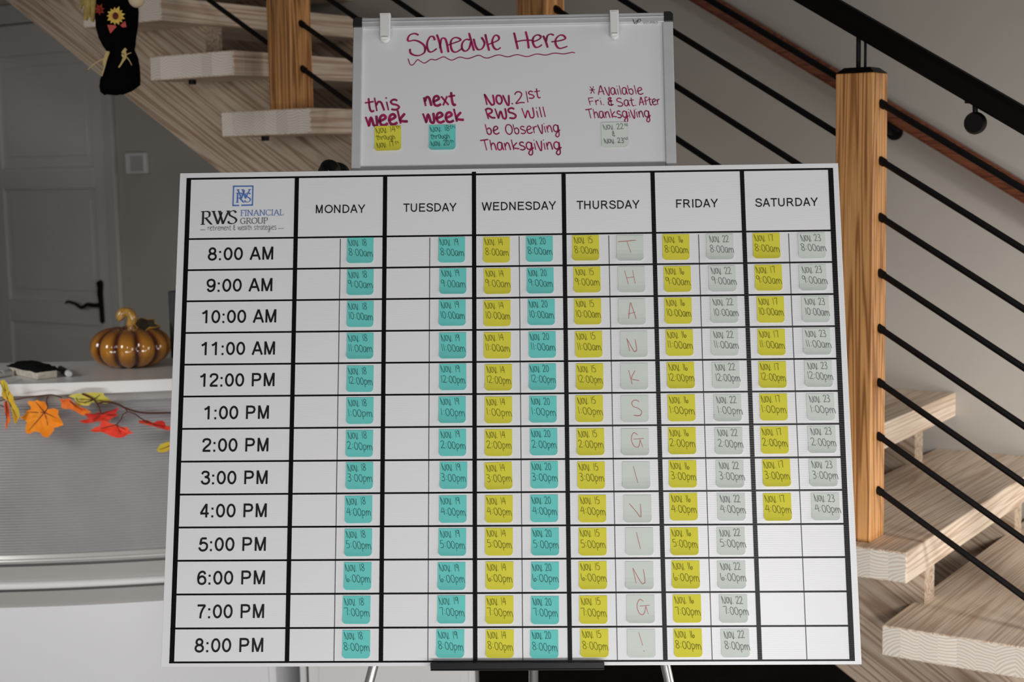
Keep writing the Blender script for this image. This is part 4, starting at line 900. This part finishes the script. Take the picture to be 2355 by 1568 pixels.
words = [('handwritten_line', [('this', 841, 917, 257.5, 252, 31, 5.0)]), ('handwritten_line', [('week', 841, 937, 292, 283, 31, 6.6)]),
 ('handwritten_line', [('next', 974, 1048, 244.5, 241.5, 30, 6.0)]), ('handwritten_line', [('week', 973, 1066, 283.5, 279.5, 30, 6.2)]),
 ('handwritten_line', [('Nov.', 1115, 1178, 241.5, 240, 25, 4.6), ('21', 1184, 1213, 239, 236, 26.5, 3.0), ('st', 1214, 1243, 227, 225, 22, 3.0)]),
 ('handwritten_line', [('RWS', 1117, 1186, 274, 272.5, 24, 4.6), ('Will', 1201, 1253, 272.5, 269.5, 24, 3.4)]),
 ('handwritten_line', [('be', 1117, 1148, 310, 308, 24, 3.2), ('Observing', 1162, 1288, 309.5, 303.5, 22.5, 2.8)]),
 ('handwritten_line', [('Thanksgiving', 1107, 1291, 346, 344, 24, 3.2)]),
 ('handwritten_line', [('*', 1355, 1369, 217.5, 217.5, 20, 2.4), ('Available', 1374, 1479, 218.5, 217, 21, 2.5)]),
 ('handwritten_line', [('Fri.', 1354, 1388, 242, 241.5, 16.5, 2.6), ('&', 1398, 1411, 243, 243, 18, 3.0), ('Sat.', 1418, 1462, 245, 243.5, 19, 2.5), ('After', 1469, 1518, 242.5, 241, 18.5, 2.5)]),
 ('handwritten_line', [('Thanksgiving', 1349, 1496, 272.5, 270, 21, 2.6)])]
for nm, ws in words:
    mb = MB()
    for s, a, b, c, d, cap, w in ws: pxhand(mb, s, a, b, c, d, cap, w, OFF_WB, YW, sub=5, shear=-0.12)
    mb.obj(nm, M_marker, wbt)
# maker's mark on the top rail
put_text('maker_mark', 'VIZ-PRO', 1479, 1513, 56.5, 56, 5.8, M_grey_p, wbt, off=OFF_WB - 0.006, y=y0 - 0.0078)
mb = MB(); P = [Vector((*tob(px, py, OFF_WB - 0.006), 0)) for px, py in ((1455.5, 45), (1459, 55), (1464, 55), (1468, 46))]; ribbon(mb, P, 0.0014, y0 - 0.0079)
P = [Vector((*tob(px, py, OFF_WB - 0.006), 0)) for px, py in ((1460, 54), (1465, 49), (1471, 45), (1474, 48), (1470, 52), (1465, 51))]; ribbon(mb, catmull(P, 4), 0.0009, y0 - 0.0079)
mb.obj('maker_emblem', mat('dark_red_mark', (0.06, 0.01, 0.012, 1), 0.5), wbt)
# clips
for i, (xa, xb, yt, yb, lb) in enumerate(((873, 897, 30, 95, 'white plastic clip on the whiteboard top edge, left one'), (1402, 1424, 23, 87, 'white plastic clip on the whiteboard top edge, right one beside the black corner'))):
    A_ = tob(xa, yt, y0 - 0.018); B_ = tob(xb, yb, y0 - 0.018); w_ = B_[0] - A_[0]; cxx = (A_[0] + B_[0]) / 2
    ct = thing('board_clip', lb, 'clip', BM @ T(cxx, 0, 0), 'white clips on the whiteboard')
    zt2, zb4 = A_[1], B_[1]
    pts = [(-w_ / 2, zt2), (w_ / 2, zt2)] + [(w_ / 2 * math.cos(t * PI / 8) * 0.96, zb4 + w_ / 2 - w_ / 2 * math.sin(t * PI / 8)) for t in range(0, 9)]
    MB().prism(pts, lambda p: (p[0], y0 - 0.018, p[1]), lambda p: (p[0], y0 - 0.0077, p[1])).obj('front_jaw', M_clip, ct, bevel=0.002)
    MB().box(-w_ / 2, w_ / 2, y0 - 0.018, y0 + 0.026, zt2 - 0.004, zt2 + 0.0005).obj('top_bridge', M_clip, ct, bevel=0.001)
    MB().box(-w_ / 2, w_ / 2, y0 + 0.0205, y0 + 0.026, zt2 - 0.05, zt2 - 0.003).obj('rear_jaw', M_clip, ct, bevel=0.001)
    e_ = tob((xa + xb) / 2, yb - 2, y0 - 0.018)
    MB().tube([(-w_ * 0.28, y0 - 0.0175, e_[1] + 0.006), (w_ * 0.28, y0 - 0.0175, e_[1] + 0.006)], 0.0025, 8).obj('jaw_lip', M_clip, ct, smooth=True)

# ================================================================== STICKY NOTES
def note_mesh(name, m_, w=0.0488, h=0.0485, curl=0.0028, skew=0.0):
    n = 8; r = 0.0065; mb = MB(); NX = 8; rows = []
    zs = [0] + [-(h - r) * i / 6 for i in range(1, 7)] + [-(h - r) - r * math.sin(a * PI / 8) for a in (1, 2, 3, 4)]
    for z in zs:
        t = max(0, -z - (h - r)) / r; ins = r * (1 - math.sqrt(max(0, 1 - t * t)))
        yy = -0.0011 - curl * max(0, (-z / h - 0.55) / 0.45) ** 2
        rows.append([(ins + (w - 2 * ins) * i / NX + skew * z, yy, z) for i in range(NX + 1)])
    k = NX + 1; R_ = len(rows)
    for o_ in (0, 0.00018):
        for row in rows:
            for p in row: mb.v.append((p[0], p[1] + o_, p[2]))
    for j in range(R_ - 1):
        for i in range(NX):
            a = j * k + i; mb.f.append((a, a + 1, a + k + 1, a + k)); mb.mi.append(0)
            a += R_ * k; mb.f.append((a, a + k, a + k + 1, a + 1)); mb.mi.append(0)
    for j in range(R_ - 1):
        for i in (0, NX):
            a = j * k + i; mb.f.append((a, a + k, a + k + R_ * k, a + R_ * k)); mb.mi.append(0)
    for i in range(NX):
        for j in (0, R_ - 1):
            a = j * k + i; mb.f.append((a, a + 1, a + 1 + R_ * k, a + R_ * k)); mb.mi.append(0)
    return mb.mesh(name, m_, smooth=False)
NM = {c: [note_mesh('note_' + c, m_, curl=cu) for cu in (0.0012, 0.0024, 0.0036)] for c, m_ in (('teal', M_teal), ('yellow', M_yel), ('grey', M_gry))}
def sticky(color, px, py, lines, label, group, off=0.0, rot=0.0, red=None, sc=1.0, wid=None):
    x, z = tob(px, py, off)
    o = link('sticky_note', random.choice(NM[color]), None)
    o.matrix_world = BM @ T(x, off, z) @ Matrix.Rotation(rot, 4, 'Y') @ Matrix.Scale(sc, 4)
    tag(o, label, 'sticky note', group)
    mb = MB(); u = 0.000788
    cw = 0.0014 if color != 'grey' else 0.0013
    for (s, x0, x1, zb0, zb1, cap, w) in lines:
        j = 0.0
        hand(mb, s, (x0 + random.uniform(-1, 1)) * u, (x1 + random.uniform(-1.5, .6)) * u, -(zb0 + random.uniform(-.8, .8)) * u, -(zb1 + random.uniform(-.8, .8)) * u, cap * u, w * u, -0.0011 - 0.0004, shear=-0.13 + random.uniform(-.03, .03), jit=0.00015, sub=3)
    # follow the paper's curl
    for i, v in enumerate(mb.v):
        t = max(0, (-v[2] / 0.0485 - 0.55) / 0.45); mb.v[i] = (v[0], v[1] - 0.0036 * t * t, v[2])
    ink = mb.obj('handwriting', M_redpen if red else M_pen[color], o)
    return o
HW_ = ['eight in the morning', 'nine in the morning', 'ten in the morning', 'eleven in the morning', 'noon', 'one in the afternoon', 'two in the afternoon', 'three in the afternoon', 'four in the afternoon', 'five in the evening', 'six in the evening', 'seven in the evening', 'eight in the evening']
hours = ['8:00am', '9:00am', '10:00am', '11:00am', '12:00pm', '1:00pm', '2:00pm', '3:00pm', '4:00pm', '5:00pm', '6:00pm', '7:00pm', '8:00pm']
P_ = {
 ('teal', 'Nov. 18', 'Monday'): [(798.6,547),(798.6,620),(798.6,692.5),(798,765.7),(798,840.7),(797.3,914),(796.4,989),(796,1063),(793.7,1140.4),(793,1216),(791.5,1292.7),(789,1370),(788,1449)],
 ('teal', 'Nov. 19', 'Tuesday'): [(1008.6,545.4),(1011.4,617.5),(1009.6,690),(1010.4,765),(1010.4,837),(1009,912),(1009.6,987),(1012,1062),(1010,1139.5),(1009,1214.7),(1007,1292.8),(1006.3,1369),(1004,1447)],
 ('yellow', 'Nov. 14', 'Wednesday'): [(1111.7,545.3),(1113,617.8),(1112.4,691),(1113,764.2),(1115.3,838),(1115.3,912.3),(1115.3,987),(1114,1064),(1116,1139),(1116,1213.9),(1117,1291.3),(1116.7,1370),(1117.5,1447.4)],
 ('teal', 'Nov. 20', 'Wednesday'): [(1210,543.5),(1211.6,616.4),(1214,688.2),(1215.8,763),(1216.3,836.7),(1217.5,910.7),(1218.7,985.5),(1219.8,1061),(1219.8,1137.8),(1221.6,1213.9),(1221.6,1292),(1221.2,1370.6),(1219.4,1448.5)],
 ('yellow', 'Nov. 15', 'Thursday'): [(1315.9,541.3),(1318.8,614),(1320.5,686.8),(1322.4,762),(1324.8,835.9),(1323.6,909.5),(1326,985.5),(1327.6,1061.8),(1330.2,1138),(1330.8,1213.9),(1331,1290.8),(1332,1369.5),(1334.3,1445.9)],
 ('yellow', 'Nov. 16', 'Friday'): [(1523.4,538.9),(1526.2,612.6),(1528,684.7),(1530.8,758),(1533.3,832.8),(1535,907.6),(1536.3,982.9),(1537.8,1058.4),(1539.4,1133.9),(1541,1213),(1544.3,1288.7),(1547,1367),(1548.8,1445.4)],
 ('grey', 'Nov. 22', 'Friday'): [(1624.2,538.2),(1629.2,611.5),(1633,683.4),(1634.5,757.2),(1637,832.8),(1640.9,907.5),(1643.5,982.9),(1646,1058.4),(1649,1133.9),(1648.2,1212.4),(1649.3,1289.3),(1653.5,1367),(1657.3,1446.2)],
 ('yellow', 'Nov. 17', 'Saturday'): [(1730.8,536),(1735.2,609.3),(1740,681.9),(1742,756.6),(1744.2,831),(1746.5,905.3),(1748.4,981.2),(1752.7,1056.3),(1754.7,1134.3)],
 ('grey', 'Nov. 23', 'Saturday'): [(1834.5,535.6),(1836.6,609.3),(1842.9,681.5),(1845.3,755.7),(1849.4,829),(1854,905.3),(1857,979.8),(1860,1055.7),(1865.3,1132.9)],
}
cname = {'teal': 'teal', 'yellow': 'yellow', 'grey': 'pale grey'}
for (col, date, day), pl_ in P_.items():
    for i, (px, py) in enumerate(pl_):
        hr_ = hours[i]; ov = 3 if (col == 'grey') else 0
        lines = [(date, 4 + ov, 46 + ov * 2, 20, 20, 16, 1.35), (hr_, 4 + ov, 60 + ov, 43, 46.5, 17, 1.35)]
        sticky(col, px, py, lines, f'{cname[col]} sticky note dated {date} in the {day} column, {HW_[i]} row', f'{cname[col]} sticky notes in the {day} column', rot=random.uniform(-0.006, 0.01) - (0.03 if (day == 'Wednesday' and col == 'yellow' and i == 7) else 0))
tg = [(1417.7,541.3),(1421,613.3),(1421.8,687.3),(1426,761.2),(1427,835.2),(1428,909.5),(1428.7,985.5),(1431,1061.8),(1434,1138.5),(1438,1213.2),(1438,1290.8),(1440.5,1367.8),(1442,1446.5)]
for i, ((px, py), ch) in enumerate(zip(tg, 'THANKSGIVING!')):
    box = {'T': (8, 48, 42, 28), 'H': (16, 38, 42, 32), 'A': (19, 40, 48, 38), 'N': (17, 37, 48, 31), 'K': (20, 42, 50, 33), 'S': (23, 46, 48, 37), 'G': (22, 52, 44, 34), 'I': (27, 32, 48, 38), 'V': (14, 41, 50, 31), '!': (28, 35, 49, 42)}[ch]
    if i == 10: box = (18, 42, 48, 34)
    hr_ = hours[i]; nm = 'an exclamation mark' if ch == '!' else 'the red letter ' + ch
    sticky('grey', px, py, [(ch, box[0], box[1], box[2], box[2], box[3], 1.5)], f'pale grey sticky note with {nm}, Thursday column, {HW_[i]} row', 'pale grey letter notes in the Thursday column', rot=0.004, red=True)
# three notes on the whiteboard
w3 = 1.45
sticky('yellow', 861.6, 290.6, [('Nov. 14', 3, 49, 18, 15, 14, w3), ('th', 50, 60, 8, 8, 8, 1.1), ('through', 4, 49, 34, 34, 12, w3), ('Nov. 17', 4, 45, 54, 52, 14, w3), ('th', 46, 56, 45, 45, 7, 1.1)], 'yellow sticky note under this week on the whiteboard', 'sticky notes on the whiteboard', off=OFF_WB, rot=-0.02, sc=1.02)
sticky('teal', 987, 288.0, [('Nov. 18', 3, 47, 17, 15, 13, w3), ('th', 48, 60, 10, 10, 8, 1.1), ('through', 4, 49, 34, 34, 12, w3), ('Nov. 20', 4, 47, 52, 51, 13, w3), ('th', 48, 58, 44, 44, 7, 1.1)], 'teal sticky note under next week on the whiteboard', 'sticky notes on the whiteboard', off=OFF_WB, rot=-0.002, sc=1.02)
sticky('grey', 1382.6, 282.0, [('Nov. 22', 4, 52, 18, 17, 13, 1.35), ('nd', 53, 62, 10, 10, 8, 1.0), ('&', 24, 31, 35, 35, 12, 1.5), ('Nov. 23', 6, 50, 53, 52, 13, 1.35), ('nd', 51, 60, 44, 44, 7, 1.0)], 'pale grey sticky note under the Available heading on the whiteboard', 'sticky notes on the whiteboard', off=OFF_WB, rot=-0.01, sc=1.02)

# black glossy bag hanging behind the board, left of the whiteboard
def bagp(px, py, o=0.10): x, z = tob(px, py, o); return BC + BX * x + BZ * z + BN * o
M_bag = mat('glossy_black_plastic', (0.006, 0.006, 0.006, 1), 0.14)
c0 = bagp(757, 395); c1_ = bagp(775, 400, 0.12)
bg = thing('black_bag', 'glossy black plastic bag peeking over the board left of the whiteboard', 'bag')
ellip('bag_body', c0, 0.022, 0.02, 0.024, M_bag, bg, lump=0.12)
ellip('bag_fold', c1_, 0.024, 0.018, 0.023, M_bag, bg, lump=0.08)
ellip('bag_bottom', (c0 + c1_) / 2 + Vector((0.003, 0.01, -0.06)), 0.045, 0.03, 0.06, M_bag, bg, lump=0.06)
